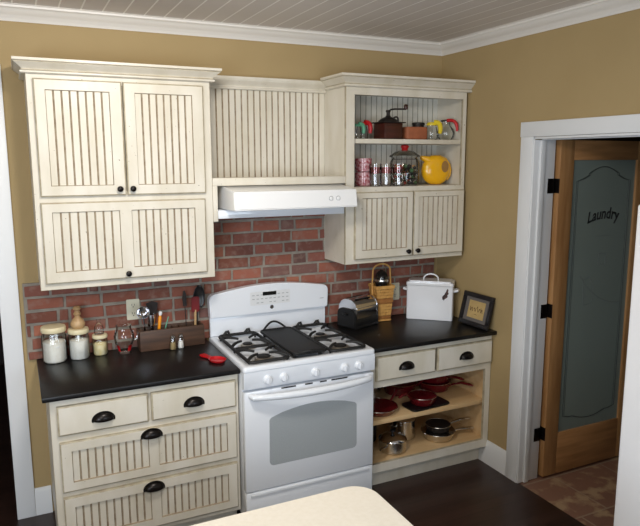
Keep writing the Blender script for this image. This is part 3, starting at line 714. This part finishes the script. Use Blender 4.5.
# ------------------------------------------------------------------ right counter
w = thing('toaster', 'chrome two slot toaster with black ends on the counter right of stove', 'toaster', (.965, -.15, CT), rz=math.radians(20))
TX0, TX1, TD2 = -.112, .112, .078
def arch_sec(hw, z0, z1, r): return [(-hw, z0), (hw, z0)] + [(hw - r + r * math.cos(a), z1 - r + r * math.sin(a)) for a in [PI / 2 * k / 6 for k in range(7)]] + [(-hw + r + r * math.cos(a), z1 - r + r * math.sin(a)) for a in [PI / 2 + PI / 2 * k / 6 for k in range(7)]]
MB().prism(arch_sec(TD2, .022, .188, .066), 'x', TX0 + .02, TX1 - .012).build('shell', 'chrome', w)
MB().prism(arch_sec(TD2 + .002, .015, .13, .04), 'x', TX0 - .004, TX0 + .0195, bev=.006).build('end_panel', 'black_matte', w)
MB().prism(arch_sec(TD2 + .001, .018, .19, .067), 'x', TX0 + .012, TX0 + .02, bev=.002).build('trim_band', 'chrome', w)
MB().prism(arch_sec(TD2 + .002, .015, .191, .067), 'x', TX1 - .0115, TX1 + .004, bev=.003).build('end_panel', 'chrome', w)
MB().box(TX0 - .002, TX1 + .002, -TD2 - .006, TD2 + .006, 0, .0215, .006).prism([(-TD2 - .004, .02), (-TD2 - .004, .06), (-TD2 + .002, .075), (-TD2 + .002, .02)], 'x', TX0 + .0, TX1).build('base', 'black', w)
t = MB()
for yy in (-.03, .03): t.box(TX0 + .045, TX1 - .035, yy - .014, yy + .014, .184, .1862)
t.build('slot', 'dark', w)
MB().box(TX0 - .022, TX0 - .004, -.02, .02, .09, .105, .004).build('lever', 'black', w)
# splint basket with dark jar
w = thing('splint_basket', 'tall square woven splint basket with hoop handle between toaster and bread box', 'basket', (1.178, -.092, CT), rz=math.radians(-5))
t = MB(); H = .24
def half(z): return .046 + .018 * z / H
rows_n = 12; cols = 5
for face in range(4):
    R4 = Matrix.Rotation(PI / 2 * face, 4, 'Z')
    for i in range(rows_n):
        za, zb = H * i / rows_n + .001, H * (i + 1) / rows_n - .001
        for k in range(cols):
            o_ = .0015 if (i + k) % 2 else -.001
            ha, hb = half(za), half(zb); f0, f1 = -1 + 2 * k / cols, -1 + 2 * (k + 1) / cols
            p = [(f0 * ha, -ha - o_, za), (f1 * ha, -ha - o_, za), (f1 * hb, -hb - o_, zb), (f0 * hb, -hb - o_, zb)]
            p = [R4 @ Vector(q) for q in p]
            t.surf([[p[0], p[3]], [p[1], p[2]]], mi=0 if (i // 2) % 3 else 1)
    a, b = half(0), half(H)
t.box(-.044, .044, -.044, .044, 0, .006)
for z_, hh in ((.004, .01), (H * .55, .014), (H - .014, .02)):
    q = half(z_) + .003
    for face in range(4):
        t.box(-q, q, -q - .002, -q + .001, z_, z_ + hh, mi=1 if hh == .014 else 0, rot=Matrix.Rotation(PI / 2 * face, 4, 'Z'))
t.build('weave', ['wicker', 'wicker2'], w)
q = half(H) + .002
hp = [(-q, 0, .15), (-q - .002, 0, H + .02), (-q + .002, 0, H + .1)] + [(-(q - .002) * math.cos(PI * k / 12), 0, H + .1 + .045 * math.sin(PI * k / 12)) for k in range(1, 12)] + [(q - .002, 0, H + .1), (q + .002, 0, H + .02), (q, 0, .15)]
MB().tube(hp, .006, 8, flat=.5).build('handle', 'wicker', w)
w = thing('round_jar', 'dark shiny round jar sitting in top of the splint basket', 'jar', (1.178, -.092, CT + .19))
MB().lathe([(0, 0), (.03, 0), (.036, .02), (.04, .05), (.045, .07), (.047, .1), (.04, .128), (.022, .146), (.012, .15), (.012, .156), (0, .157)], seg=32).build('body', 'dark_glass', w)
MB().lathe([(.0472, .078), (.0488, .08), (.0488, .092), (.0475, .094)], seg=32).build('band', 'steel', w)
# bread box set across the corner
ang = math.atan2(-.344 + .139, 1.582 - 1.349)
fx, fy = (1.349 + 1.582) / 2, (-.139 - .344) / 2
nx, ny = math.sin(-ang), math.cos(-ang)
D2 = .155
ctr = (fx + math.sin(-ang) * D2 / 2, fy + math.cos(-ang) * D2 / 2)
w = thing('bread_box', 'white enamel bread box with lid, side lugs and dark leaf motif, in counter corner', 'bread box', (ctr[0], ctr[1], CT), rz=ang)
hw, hd, hh = .155, D2 / 2, .245
MB().prism(rrect(-hw, hw, -hd, hd, .012), 'z', 0, hh, bev=.002).build('body', 'white_box', w)
ld = MB().prism(rrect(-hw - .004, hw + .004, -hd - .004, hd + .004, .014), 'z', hh - .012, hh + .012, bev=.004).prism(rrect(-hw + .012, hw - .012, -hd + .01, hd - .01, .014), 'z', hh + .012, hh + .02, bev=.003).build('lid', 'white_box', w)
MB().tube([(-.05 * math.cos(PI * k / 14), 0, hh + .017 + .042 * math.sin(PI * k / 14) ** .8) for k in range(15)], .0055, 10).build('handle', 'white_box', ld)
for s in (-1, 1): MB().tube([(s * hw, -.03, hh - .05), (s * (hw + .025), -.026, hh - .045), (s * (hw + .03), 0, hh - .043), (s * (hw + .025), .026, hh - .045), (s * hw, .03, hh - .05)], .009, 10).build('side_lug', 'white_box', w)
t = MB()
leaf = [(.118, .222), (.112, .205), (.106, .196), (.1, .182), (.09, .172), (.083, .162), (.087, .158), (.083, .146), (.093, .15), (.096, .138), (.102, .15), (.112, .156), (.122, .166), (.119, .176), (.128, .188), (.123, .2), (.126, .214)]
t.prism(leaf, 'y', -hd - .0012, -hd + .0005, mi=0)
t.tube([(.116, -hd - .0014, .214), (.104, -hd - .0014, .178), (.092, -hd - .0014, .145)], .0022, 6, mi=1)
for a, b in (((.104, .18), (.122, .19)), ((.1, .168), (.12, .172)), ((.1, .17), (.086, .161))): t.tube([(a[0], -hd - .0014, a[1]), (b[0], -hd - .0014, b[1])], .0022, 6, mi=1)
t.build('leaf_motif', ['decal_brown', 'decal_dark'], w)
# framed print leaning against the right wall
w = thing('framed_print', 'black framed sepia print in grey mat leaning on tan wall at counter end', 'picture frame', (1.632, -.478, CT))
w.rotation_euler = (0, math.atan2(.045, .21), -PI / 2 + math.radians(3))
w.rotation_mode = 'XYZ'
# build in local: width along X, height along Z, facing -Y ; matrix set below
FWd, FHt = .14, .215
t = MB()
for a in ((-FWd, FWd, 0, .03), (-FWd, FWd, FHt - .03, FHt), (-FWd, -FWd + .03, .03, FHt - .03), (FWd - .03, FWd, .03, FHt - .03)):
    t.box(a[0], a[1], -.018, 0, a[2], a[3], .003)
t.build('frame', 'frame_black', w)
MB().box(-FWd + .028, FWd - .028, -.008, -.004, .028, FHt - .028).build('mat_board', 'mat_grey', w)
pr = MB().box(-.076, .076, -.0095, -.0083, .052, FHt - .05).build('print', 'sepia', w)
t = MB()
xx = -.058
for wd in (.03, .022, .03, .02):
    t.tube([(xx + wd * s, -.0102, .108 + .012 * math.sin(9 * s + xx * 60) + (.012 if s < .2 else 0)) for s in [k / 14 for k in range(15)]], .0016, 5); xx += wd + .006
t.tube([(-.01, -.0102, .075), (.0, -.0102, .08), (.012, -.0102, .075)], .0014, 5)
t.build('script_line', 'ink', pr)
lean = math.atan2(.05, .21)
w.matrix_world = Matrix.Translation((1.628, -.512, CT + .001)) @ Matrix.Rotation(-PI / 2 + math.radians(2), 4, 'Z') @ Matrix.Rotation(-lean, 4, 'X')

# ------------------------------------------------------------------ things on the open shelves
S1, S2 = 2.1165, 1.8255
def dispenser(x, y, z, sc, hmat, label, fill=False, lid='chrome'):
    w = thing('glass_dispenser', label, 'dispenser', (x, y, z)); w.scale = (sc, sc, sc)
    MB().lathe([(0, .001), (.03, .001), (.035, .006), (.036, .03), (.032, .06), (.026, .075), (.026, .08)], seg=28).build('body', 'glass', w)
    MB().lathe([(0, .0805), (.029, .0805), (.029, .09), (.022, .098), (0, .1)], seg=24).build('lid', hmat, w)
    MB().tube(bez((.012, -.012, .096), (.058, -.016, .104), (.046, -.014, .035), 10), [.0145] * 6 + [.014, .0135, .013, .012, .01], 8).build('handle', hmat, w)
    return w
dispenser(.905, -.225, S1, .92, 'green', 'small glass syrup jar with green handle, at left end of top shelf')
dispenser(.985, -.15, S1, 1.08, 'red', 'small glass syrup jar with red top and handle on the top shelf')
# coffee mill
w = thing('coffee_mill', 'dark wooden box coffee mill with iron dome and crank, on the top shelf', 'coffee mill', (1.152, -.19, S1), rz=.05)
MB().box(-.068, .068, -.064, .064, 0, .1, .004).build('box', 'mill_wood', w)
MB().box(-.084, .084, -.078, .078, .1005, .107, .003).lathe([(0, .107), (.066, .107), (.06, .118), (.04, .132), (.018, .14), (.012, .15), (.012, .168), (.016, .172), (.014, .182), (0, .184)], seg=28).build('dome', 'rust_iron', w)
MB().tube(bez((.035, 0, .13), (.085, 0, .165), (.075, 0, .1), 10), .0055, 8).build('loop_handle', 'rust_iron', w)
ck = MB().tube([(.0, 0, .172), (.02, 0, .186), (.05, 0, .19), (.12, 0, .192), (.135, 0, .192)], .0055, 8).build('crank', 'rust_iron', w)
MB().lathe([(0, 0), (.011, 0), (.014, .01), (.014, .024), (.009, .032), (0, .034)], (.136, 0, .19), seg=16).build('crank_knob', 'mill_wood', ck)
# terracotta box and dark tin behind
w = thing('terracotta_crock', 'plain terracotta crock beside the coffee mill on the top shelf', 'crock', (1.345, -.19, S1))
MB().prism(rrect(-.082, .082, -.05, .05, .02), 'z', 0, .08, bev=.006).build('body', 'terracotta', w)
tag(MB().lathe([(0, 0), (.036, 0), (.038, .004), (.038, .1), (.043, .102), (.043, .114), (.03, .118), (0, .119)], seg=24).build('dark_tin', 'rust_iron', loc=(1.455, -.08, S1)), 'small dark lidded tin behind the terracotta crock on the top shelf', 'tin')
dispenser(1.478, -.2, S1, 1.15, 'yellow_plastic', 'small glass syrup jar with yellow handle on the top shelf').rotation_euler = (0, 0, -.55)
w = thing('glass_carafe', 'round glass carafe with dark lid and red curved handle, right end of top shelf', 'carafe', (1.592, -.2, S1), rz=-.9)
MB().lathe([(0, .001), (.04, .001), (.054, .02), (.058, .045), (.05, .07), (.032, .09), (.026, .1), (.028, .12)], seg=32).build('body', 'glass_green', w)
MB().lathe([(0, .1205), (.033, .1205), (.034, .128), (.012, .133), (0, .134)], seg=24).build('lid', 'rust_iron', w)
MB().tube(bez((.012, -.02, .125), (.085, -.025, .14), (.082, -.028, .055), 10), [.011] * 8 + [.01, .009, .008], 10).build('handle', 'red', w)
# lower shelf
tum = thing('patterned_tumbler', 'red and white patterned tumbler, lower of two stacked at left of lower shelf', 'tumbler', (1.0, -.145, S2))
MB().lathe([(0, .0005), (.047, .0005), (.053, .006), (.055, .086), (.052, .086), (.049, .006), (0, .005)], seg=28).build('body', 'red_glass', tum)
dup(tum, (1.0, -.145, S2 + .0875), label='red and white patterned tumbler, upper of two stacked at left of lower shelf')
gl = thing('drinking_glass', 'clear banded glass tumbler nearest the stacked red patterned tumblers', 'glass', (1.028, -.248, S2))
MB().lathe([(0, .001), (.03, .001), (.034, .005), (.038, .14), (.0365, .14), (.0325, .012), (0, .01)], seg=28).build('body', 'glass', gl)
MB().lathe([(.0368, .08), (.0378, .118)], seg=28).build('red_band', 'red_band', gl)
dup(gl, (1.106, -.252, S2), label='clear banded glass tumbler, middle one of three in a row')
dup(gl, (1.178, -.28, S2), label='clear banded glass tumbler nearest the big lidded cookie jar')
# cookie jar
w = thing('cookie_jar', 'large lidded glass jar with red knob on the lower shelf', 'jar', (1.287, -.18, S2))
MB().lathe([(0, .001), (.08, .001), (.092, .01), (.096, .04), (.096, .14), (.088, .165), (.08, .17), (.082, .178)], seg=40).build('body', 'glass', w)
ld = MB().lathe([(.09, .179), (.1, .18), (.098, .19), (.06, .215), (.028, .222), (0, .223)], seg=40).build('lid', 'glass_green', w)
MB().lathe([(0, .2232), (.022, .2232), (.019, .232), (.026, .242), (.027, .25), (.02, .258), (0, .26)], seg=24).build('lid_knob', 'red', ld)
t = MB()
for k in range(120):
    a = rnd.uniform(0, 2 * PI); q = .076 * math.sqrt(rnd.random()); z_ = rnd.uniform(.015, .125); r_ = rnd.uniform(.009, .015)
    t.lathe([(r_ * math.sin(PI * i / 6), -r_ * math.cos(PI * i / 6)) for i in range(7)], (q * math.cos(a), q * math.sin(a), z_), seg=8, mi=rnd.choice((0, 0, 0, 0, 0, 1, 2, 2, 3, 4)))
tag(t.build('wrapped_candies', ['candy_black', 'candy_white', 'candy_green', 'candy_red', 'candy_tan'], loc=(1.287, -.18, S2)), 'mixed dark, white and green candies filling the big red knobbed jar', 'candy', kind='stuff')
# yellow disc pitcher
w = thing('disc_pitcher', 'glossy yellow disc shaped pitcher on the lower shelf', 'pitcher', (1.525, -.19, S2), rz=-.2)
R_ = .1; rows = []
cz = .094
for i in range(13):
    ph = -PI / 2 + PI * i / 12; rr = R_ * max(math.cos(ph), 1e-3) ** .55 ; yy = .045 * math.sin(ph)
    rows.append([(rr * math.cos(a), yy, max(.001, cz + rr * math.sin(a))) for a in [2 * PI * k / 40 for k in range(40)]])
t = MB().surf(rows, cv=True)
# spout to the left top
rows = []
for s in range(7):
    u = s / 6; cx_, cz_ = -.03 - .075 * u, cz + .055 + .035 * u - .006 * u * u
    hw_, hz_ = .034 - .016 * u, .034 - .022 * u
    rows.append([(cx_ + hz_ * .3 * math.cos(a), hw_ * math.sin(a), cz_ + hz_ * math.cos(a)) for a in [2 * PI * k / 16 for k in range(16)]])
t.surf(rows, cv=True, caps=True)
t.tube([(-.075, 0, .166), (-.03, 0, .178), (.02, 0, .176)], [.008, .014, .008], 10)
t.build('body', 'yellow', w)
hp = [(.02, 0, .184), (.064, 0, .166), (.092, 0, .132), (.102, 0, .094), (.097, 0, .062), (.08, 0, .032)]
MB().tube(hp, [.012, .013, .013, .013, .013, .011], 12).build('handle', 'yellow', w)
# dished finger recess on both faces
for s in (-1, 1): MB().lathe([(0, .0), (.016, .0), (.03, .002), (.034, .0045)], (.047, -.0405 if s < 0 else .0405, .118), 'y', 24, sx=.72, sy=1.1).build('finger_recess', mat('pitcher_recess', rgb(150, 112, 60), .3), w) if s < 0 else None

# ------------------------------------------------------------------ pans on the maple shelves
def pan(x, y, z, r, h, rz, label, out='red_enamel', inn='black_iron', hmat='red_enamel', hl=.17, rise=.04, name='frying_pan', cat='pan', rim='steel', tilt=None):
    w = thing(name, label, cat, (x, y, z), rz)
    if tilt: w.rotation_euler = (tilt[0], tilt[1], rz)
    MB().lathe([(0, .0005), (r * .78, .0005), (r * .86, .006), (r, h), (r * .985, h + .002)], seg=36).build('body', out, w)
    MB().lathe([(r * .982, h + .0015), (r * .85, .008), (r * .78, .004), (0, .004)], seg=36).build('inside', inn, w)
    MB().tube([(r * .995 * math.cos(a), r * .995 * math.sin(a), h + .002) for a in [2 * PI * k / 40 for k in range(40)]], .0022, 6, True).build('rim', rim, w)
    MB().tube([(r * .97, 0, h * .7), (r + .03, 0, h * .8 + rise * .4), (r + hl * .5, 0, h * .8 + rise), (r + hl * .85, 0, h * .8 + rise * .95), (r + hl, 0, h * .8 + rise * .8)], [.006, .009, .012, .013, .008], 10, flat=.7).build('handle', hmat, w)
    return w
MS, LS = .4387, .1727
pan(.938, -.463, MS, .125, .036, math.radians(20), 'red frying pan with silver rim at left front of upper pan shelf', rise=.06, hl=.13)
tag(MB().prism(rrect(-.15, .15, -.075, .075, .03), 'z', 0, .012, bev=.003).build('baking_tray', 'black', loc=(1.27, -.505, MS)), 'black baking tray under the small red saucepan on upper pan shelf', 'tray')
bpy.data.objects['baking_tray'].rotation_euler = (0, 0, .06)
pan(1.25, -.495, MS + .0125, .09, .05, math.radians(195), 'small red saucepan standing on the black baking tray', rise=.06, hl=.13)
pan(1.49, -.285, MS, .115, .06, math.radians(-58), 'red frying pan at bottom of the back right pan stack', rise=.03, hl=.16)
pan(1.49, -.285, MS + .064, .113, .06, math.radians(-70), 'red frying pan in middle of the back right pan stack', rise=.01, hl=.12)
pan(1.485, -.285, MS + .128, .11, .055, math.radians(190), 'red frying pan topmost of the back right pan stack', rise=.02)
pan(1.24, -.24, MS, .115, .075, math.radians(-40), 'deep red pan behind the small red saucepan on upper pan shelf', rise=.06, hl=.12)
w = thing('steel_canister', 'tall bright steel pot standing behind the red pans on upper shelf', 'pot', (.93, -.16, MS))
w.location = (1.09, -.13, MS)
MB().lathe([(0, .0005), (.055, .0005), (.06, .004), (.06, .15), (.058, .152), (.04, .16), (0, .163)], seg=32).build('body', 'steel', w)
MB().lathe([(0, .1632), (.008, .164), (.012, .174), (0, .18)], seg=16).build('lid_knob', 'black', w)
# lower shelf
def pot(x, y, z, r, h, rz, label, hl=.15, lid=False, dark=False):
    w = thing('saucepan', label, 'saucepan', (x, y, z), rz)
    MB().lathe([(0, .0005), (r * .9, .0005), (r, .01), (r, h * .9), (r * 1.03, h), (r, h + .001)], seg=36).build('body', 'steel' if not dark else 'black_iron', w)
    MB().lathe([(r * .99, h), (r * .96, .012), (r * .88, .006), (0, .006)], seg=36).build('inside', 'steel' if not dark else 'black_iron', w)
    MB().tube([(r * .98, 0, h * .75), (r + .03, 0, h * .8), (r + hl * .6, 0, h * .95), (r + hl, 0, h * .95)], [.005, .006, .009, .007], 10, flat=.6).build('handle', 'steel', w)
    if lid:
        ld = MB().lathe([(r * 1.02, h + .002), (r * 1.0, h + .006), (r * .7, h + .022), (r * .3, h + .03), (0, h + .031)], seg=36).build('lid', 'chrome', w)
        MB().lathe([(0, h + .031), (.007, h + .032), (.009, h + .042), (.017, h + .048), (.015, h + .056), (0, h + .06)], seg=18).build('lid_knob', 'black', ld)
    return w
pot(1.035, -.49, LS, .088, .078, math.radians(215), 'shiny steel saucepan nearest the stove on the lower pan shelf', hl=.1, lid=True)
pot(.93, -.27, LS, .1, .12, math.radians(100), 'dark pot at the back corner of lower pan shelf beside stove', hl=.12, dark=True)
pan(1.405, -.46, LS, .112, .05, math.radians(-12), 'wide steel skillet lying flat on the lower pan shelf', out='steel', inn='steel', hmat='steel', hl=.145, rise=.0, name='skillet')
pan(1.405, -.46, LS + .054, .084, .04, math.radians(-6), 'black lined skillet nested in the wide steel skillet', out='rust_iron', inn='black_iron', hmat='steel', hl=.16, rise=.015, name='skillet')
pot(1.2, -.355, LS, .08, .13, math.radians(200), 'tall steel lidded pot behind the skillets on the lower shelf', hl=.08, lid=True)
pot(.925, -.245, MS, .09, .13, math.radians(95), 'black saucepan at the back left corner of upper pan shelf', hl=.1, dark=True)

# ------------------------------------------------------------------ laundry room door, opened into the next room
w = struct(thing('door_1', 'golden oak door with frosted glass reading Laundry, opened away into next room', 'door', (1.862, -.915, .012)))
DX0, DX1, DYb, DYf, DZ0, DZ1 = 1.862, 2.62, -.89, -.945, .012, 2.1
GX0, GX1, GZ0, GZ1 = 1.972, 2.512, .284, 1.985
MB().box(DX0, GX0, DYf, DYb, DZ0, DZ1, .003).build('stile', 'oak', w)
MB().box(GX1, DX1, DYf, DYb, DZ0, DZ1, .003).build('stile', 'oak', w)
MB().box(GX0, GX1, DYf, DYb, GZ1, DZ1, .003).build('rail', 'oak_h', w)
MB().box(GX0, GX1, DYf, DYb, DZ0, GZ0, .003).build('rail', 'oak_h', w)
gp = MB().box(GX0 - .004, GX1 + .004, -.931, -.925, GZ0 - .004, GZ1 + .004).build('glass_pane', 'frosted', w)
def border(ins):
    x0, x1, zb, zs = GX0 + ins, GX1 - ins, GZ0 + .1, GZ1 - .125; cx = (x0 + x1) / 2
    top = [(x0, zs), (x0 + .05, zs + .012), (x0 + .1, zs + .035)] + [(x0 + .1 + (x1 - x0 - .2) * k / 10, zs + .045 + .04 * math.sin(PI * k / 10)) for k in range(11)] + [(x1 - .1, zs + .035), (x1 - .05, zs + .012), (x1, zs)]
    bot = [(x1, zb), (x1 - .05, zb - .012)] + [(x1 - .08 - (x1 - x0 - .16) * k / 8, zb - .012 - .03 * math.sin(PI * k / 8)) for k in range(9)] + [(x0 + .05, zb - .012), (x0, zb)]
    return [(x, -.9315, z) for x, z in top + bot]
MB().tube(border(.042), .0032, 6, True).tube(border(.055), .0018, 6, True).build('etched_border', 'etch', gp)
def text_mesh(body, size):
    cu = bpy.data.curves.new('txt', 'FONT'); cu.body = body; cu.size = size; cu.align_x = 'CENTER'; cu.extrude = 0; cu.offset = .002; cu.resolution_u = 3
    o = bpy.data.objects.new('txt', cu); C.objects.link(o)
    dg = bpy.context.evaluated_depsgraph_get(); me = bpy.data.meshes.new_from_object(o.evaluated_get(dg))
    bpy.data.objects.remove(o); bpy.data.curves.remove(cu); return me
me = text_mesh('Laundry', .098)
cxm = 2.255
for v in me.vertices:
    x, y = v.co.x, v.co.y
    v.co = (cxm + x * .84 + y * .12, -.9318, 1.628 + y * 1.0 - .9 * x * x + .03 * x)
me.materials.append(M['etch_text'])
o = bpy.data.objects.new('lettering', me); C.objects.link(o); o.parent = gp
sol = o.modifiers.new('s', 'SOLIDIFY'); sol.thickness = .001
# etched clothes line motif below the word
t = MB()
t.tube([(2.09, -.9315, 1.28), (2.16, -.9315, 1.2), (2.26, -.9315, 1.13), (2.36, -.9315, 1.09), (2.46, -.9315, 1.08)], .0025, 6)
t.tube([(2.12, -.9315, 1.25), (2.17, -.9315, 1.27), (2.21, -.9315, 1.2), (2.2, -.9315, 1.1), (2.13, -.9315, 1.09), (2.12, -.9315, 1.25)], .002, 6)
for q in (rrect(2.24, 2.3, 1.34, 1.41, .006), ): t.tube([(x, -.9315, z) for x, z in q], .002, 6, True)
t.tube([(2.2, -.9315, 1.52), (2.34, -.9315, 1.52)], .0012, 6)
t.build('etched_motif', 'etch_pale', gp)
for z_ in (1.836, 1.083, .295):
    h = MB().box(1.795, 1.842, -.9235, -.92, z_ - .043, z_ + .043, .001).box(1.8615, 1.8655, -.945, -.89, z_ - .043, z_ + .043, .001)
    h.lathe([(0, z_ - .047), (.0075, z_ - .046), (.0075, z_ + .046), (0, z_ + .047)], (1.853, -.9045, 0), seg=14)
    h.build('hinge', 'bronze', w)
local(w)

# ------------------------------------------------------------------ tall white appliance past the doorway
w = thing('refrigerator', 'tall smooth white refrigerator at right edge in front of the doorway', 'refrigerator', (1.35, -2.55, 0))
MB().box(1.075, 1.68, -2.93, -2.155, .02, 1.82, .008).box(1.12, 1.66, -2.9, -2.18, 0, .02).build('body', 'fridge', w)
MB().box(1.062, 1.0745, -2.92, -2.165, .09, 1.815).build('gasket', 'gasket', w)
for a, b in ((.085, 1.833),):
    d = MB().box(1.0, 1.0615, -2.935, -2.15, a, b, .01, seg=3).build('door', 'fridge', w)
    MB().tube([(1.0, -2.88, .8), (.96, -2.88, .81), (.96, -2.88, 1.24), (1.0, -2.88, 1.25)], .012, 8).build('handle', 'fridge', d)
local(w)

# ------------------------------------------------------------------ island in front
w = thing('kitchen_island', 'kitchen island with rounded cream laminate top, in front of the stove', 'kitchen island', (-.75, -2.45, 0))
t = MB().prism(rrect(-1.6, -.009, -2.93, -1.975, .085, 10), 'z', .876, .914, bev=.004); t.build('top', 'laminate', w)
MB().box(-1.54, -.08, -2.86, -2.05, .09, .8755, .003).box(-1.5, -.13, -2.82, -2.1, 0, .09).build('base', 'cream', w)
local(w)

# repeats share a group phrase
GROUPS = {'glass_canister': 'lidded glass canisters on the left counter', 'drinking_glass': 'banded glass tumblers on the lower shelf', 'patterned_tumbler': 'stacked red patterned tumblers',
          'frying_pan': 'red pans on the upper pan shelf', 'skillet': 'nested skillets on the lower pan shelf', 'saucepan': 'saucepans on the pan shelves', 'wall_outlet': 'ivory outlets on the brick',
          'shaker': 'salt and pepper shakers', 'glass_dispenser': 'glass syrup jars on the top shelf', 'scoop': 'scoops in the canisters'}
for o in list(C.objects):
    if o.parent is None and o.get('category') and o.name.split('.')[0] in GROUPS: o['group'] = GROUPS[o.name.split('.')[0]]

# ------------------------------------------------------------------ camera
cam = bpy.data.cameras.new('camera'); co = bpy.data.objects.new('camera', cam); C.objects.link(co)
cam.sensor_fit = 'HORIZONTAL'; cam.sensor_width = 36; cam.lens = 639.16 / 640 * 36; cam.clip_start = .02
yaw, pit, rol = math.radians(25.5024), math.radians(-9.2446), math.radians(-.14)
F = Vector((math.sin(yaw) * math.cos(pit), math.cos(yaw) * math.cos(pit), math.sin(pit)))
R0 = Vector((math.cos(yaw), -math.sin(yaw), 0)); U0 = R0.cross(F)
R1 = R0 * math.cos(rol) + U0 * math.sin(rol); U1 = -R0 * math.sin(rol) + U0 * math.cos(rol)
mw = Matrix((R1, U1, -F)).transposed().to_4x4(); mw.translation = (-1.019, -3.7353, 1.9954)
co.matrix_world = mw
bpy.context.scene.camera = co

# ------------------------------------------------------------------ light
def area(name, loc, target, size, energy, col, shape='SQUARE', sy=None):
    l = bpy.data.lights.new(name, 'AREA'); l.energy = energy; l.color = col; l.size = size; l.shape = shape
    if sy: l.shape = 'RECTANGLE'; l.size_y = sy
    o = bpy.data.objects.new(name, l); C.objects.link(o); o.location = loc
    o.rotation_euler = (Vector(target) - Vector(loc)).to_track_quat('-Z', 'Y').to_euler(); return o
area('ceiling_lamp', (-.5, -1.75, 2.66), (-.5, -.9, 1.2), 0.35, 22, (1, .94, .85), 'DISK')
area('ceiling_lamp_rear', (-1.3, -3.6, 2.7), (-.6, -1.0, 1.2), 0.4, 27, (1, .93, .82), 'DISK')
area('window_daylight', (-2.6, -3.9, 1.5), (.3, -.3, .8), 1.4, 66, (.78, .88, 1), sy=1.1)
area('added_cool_fill_front', (.2, -4.5, 1.5), (.4, -.6, .6), 1.2, 30, (.74, .86, 1), sy=1.1)  # added cool fill lamp, brightens the stove and lower cabinet fronts
wd = bpy.data.worlds.new('world'); bpy.context.scene.world = wd; wd.use_nodes = True
wd.node_tree.nodes['Background'].inputs[0].default_value = (.8, .88, 1, 1)
wd.node_tree.nodes['Background'].inputs[1].default_value = .12
sc = bpy.context.scene
sc.cycles.transparent_max_bounces = 24
sc.view_settings.view_transform = 'Standard'; sc.view_settings.look = 'None'; sc.view_settings.exposure = 0
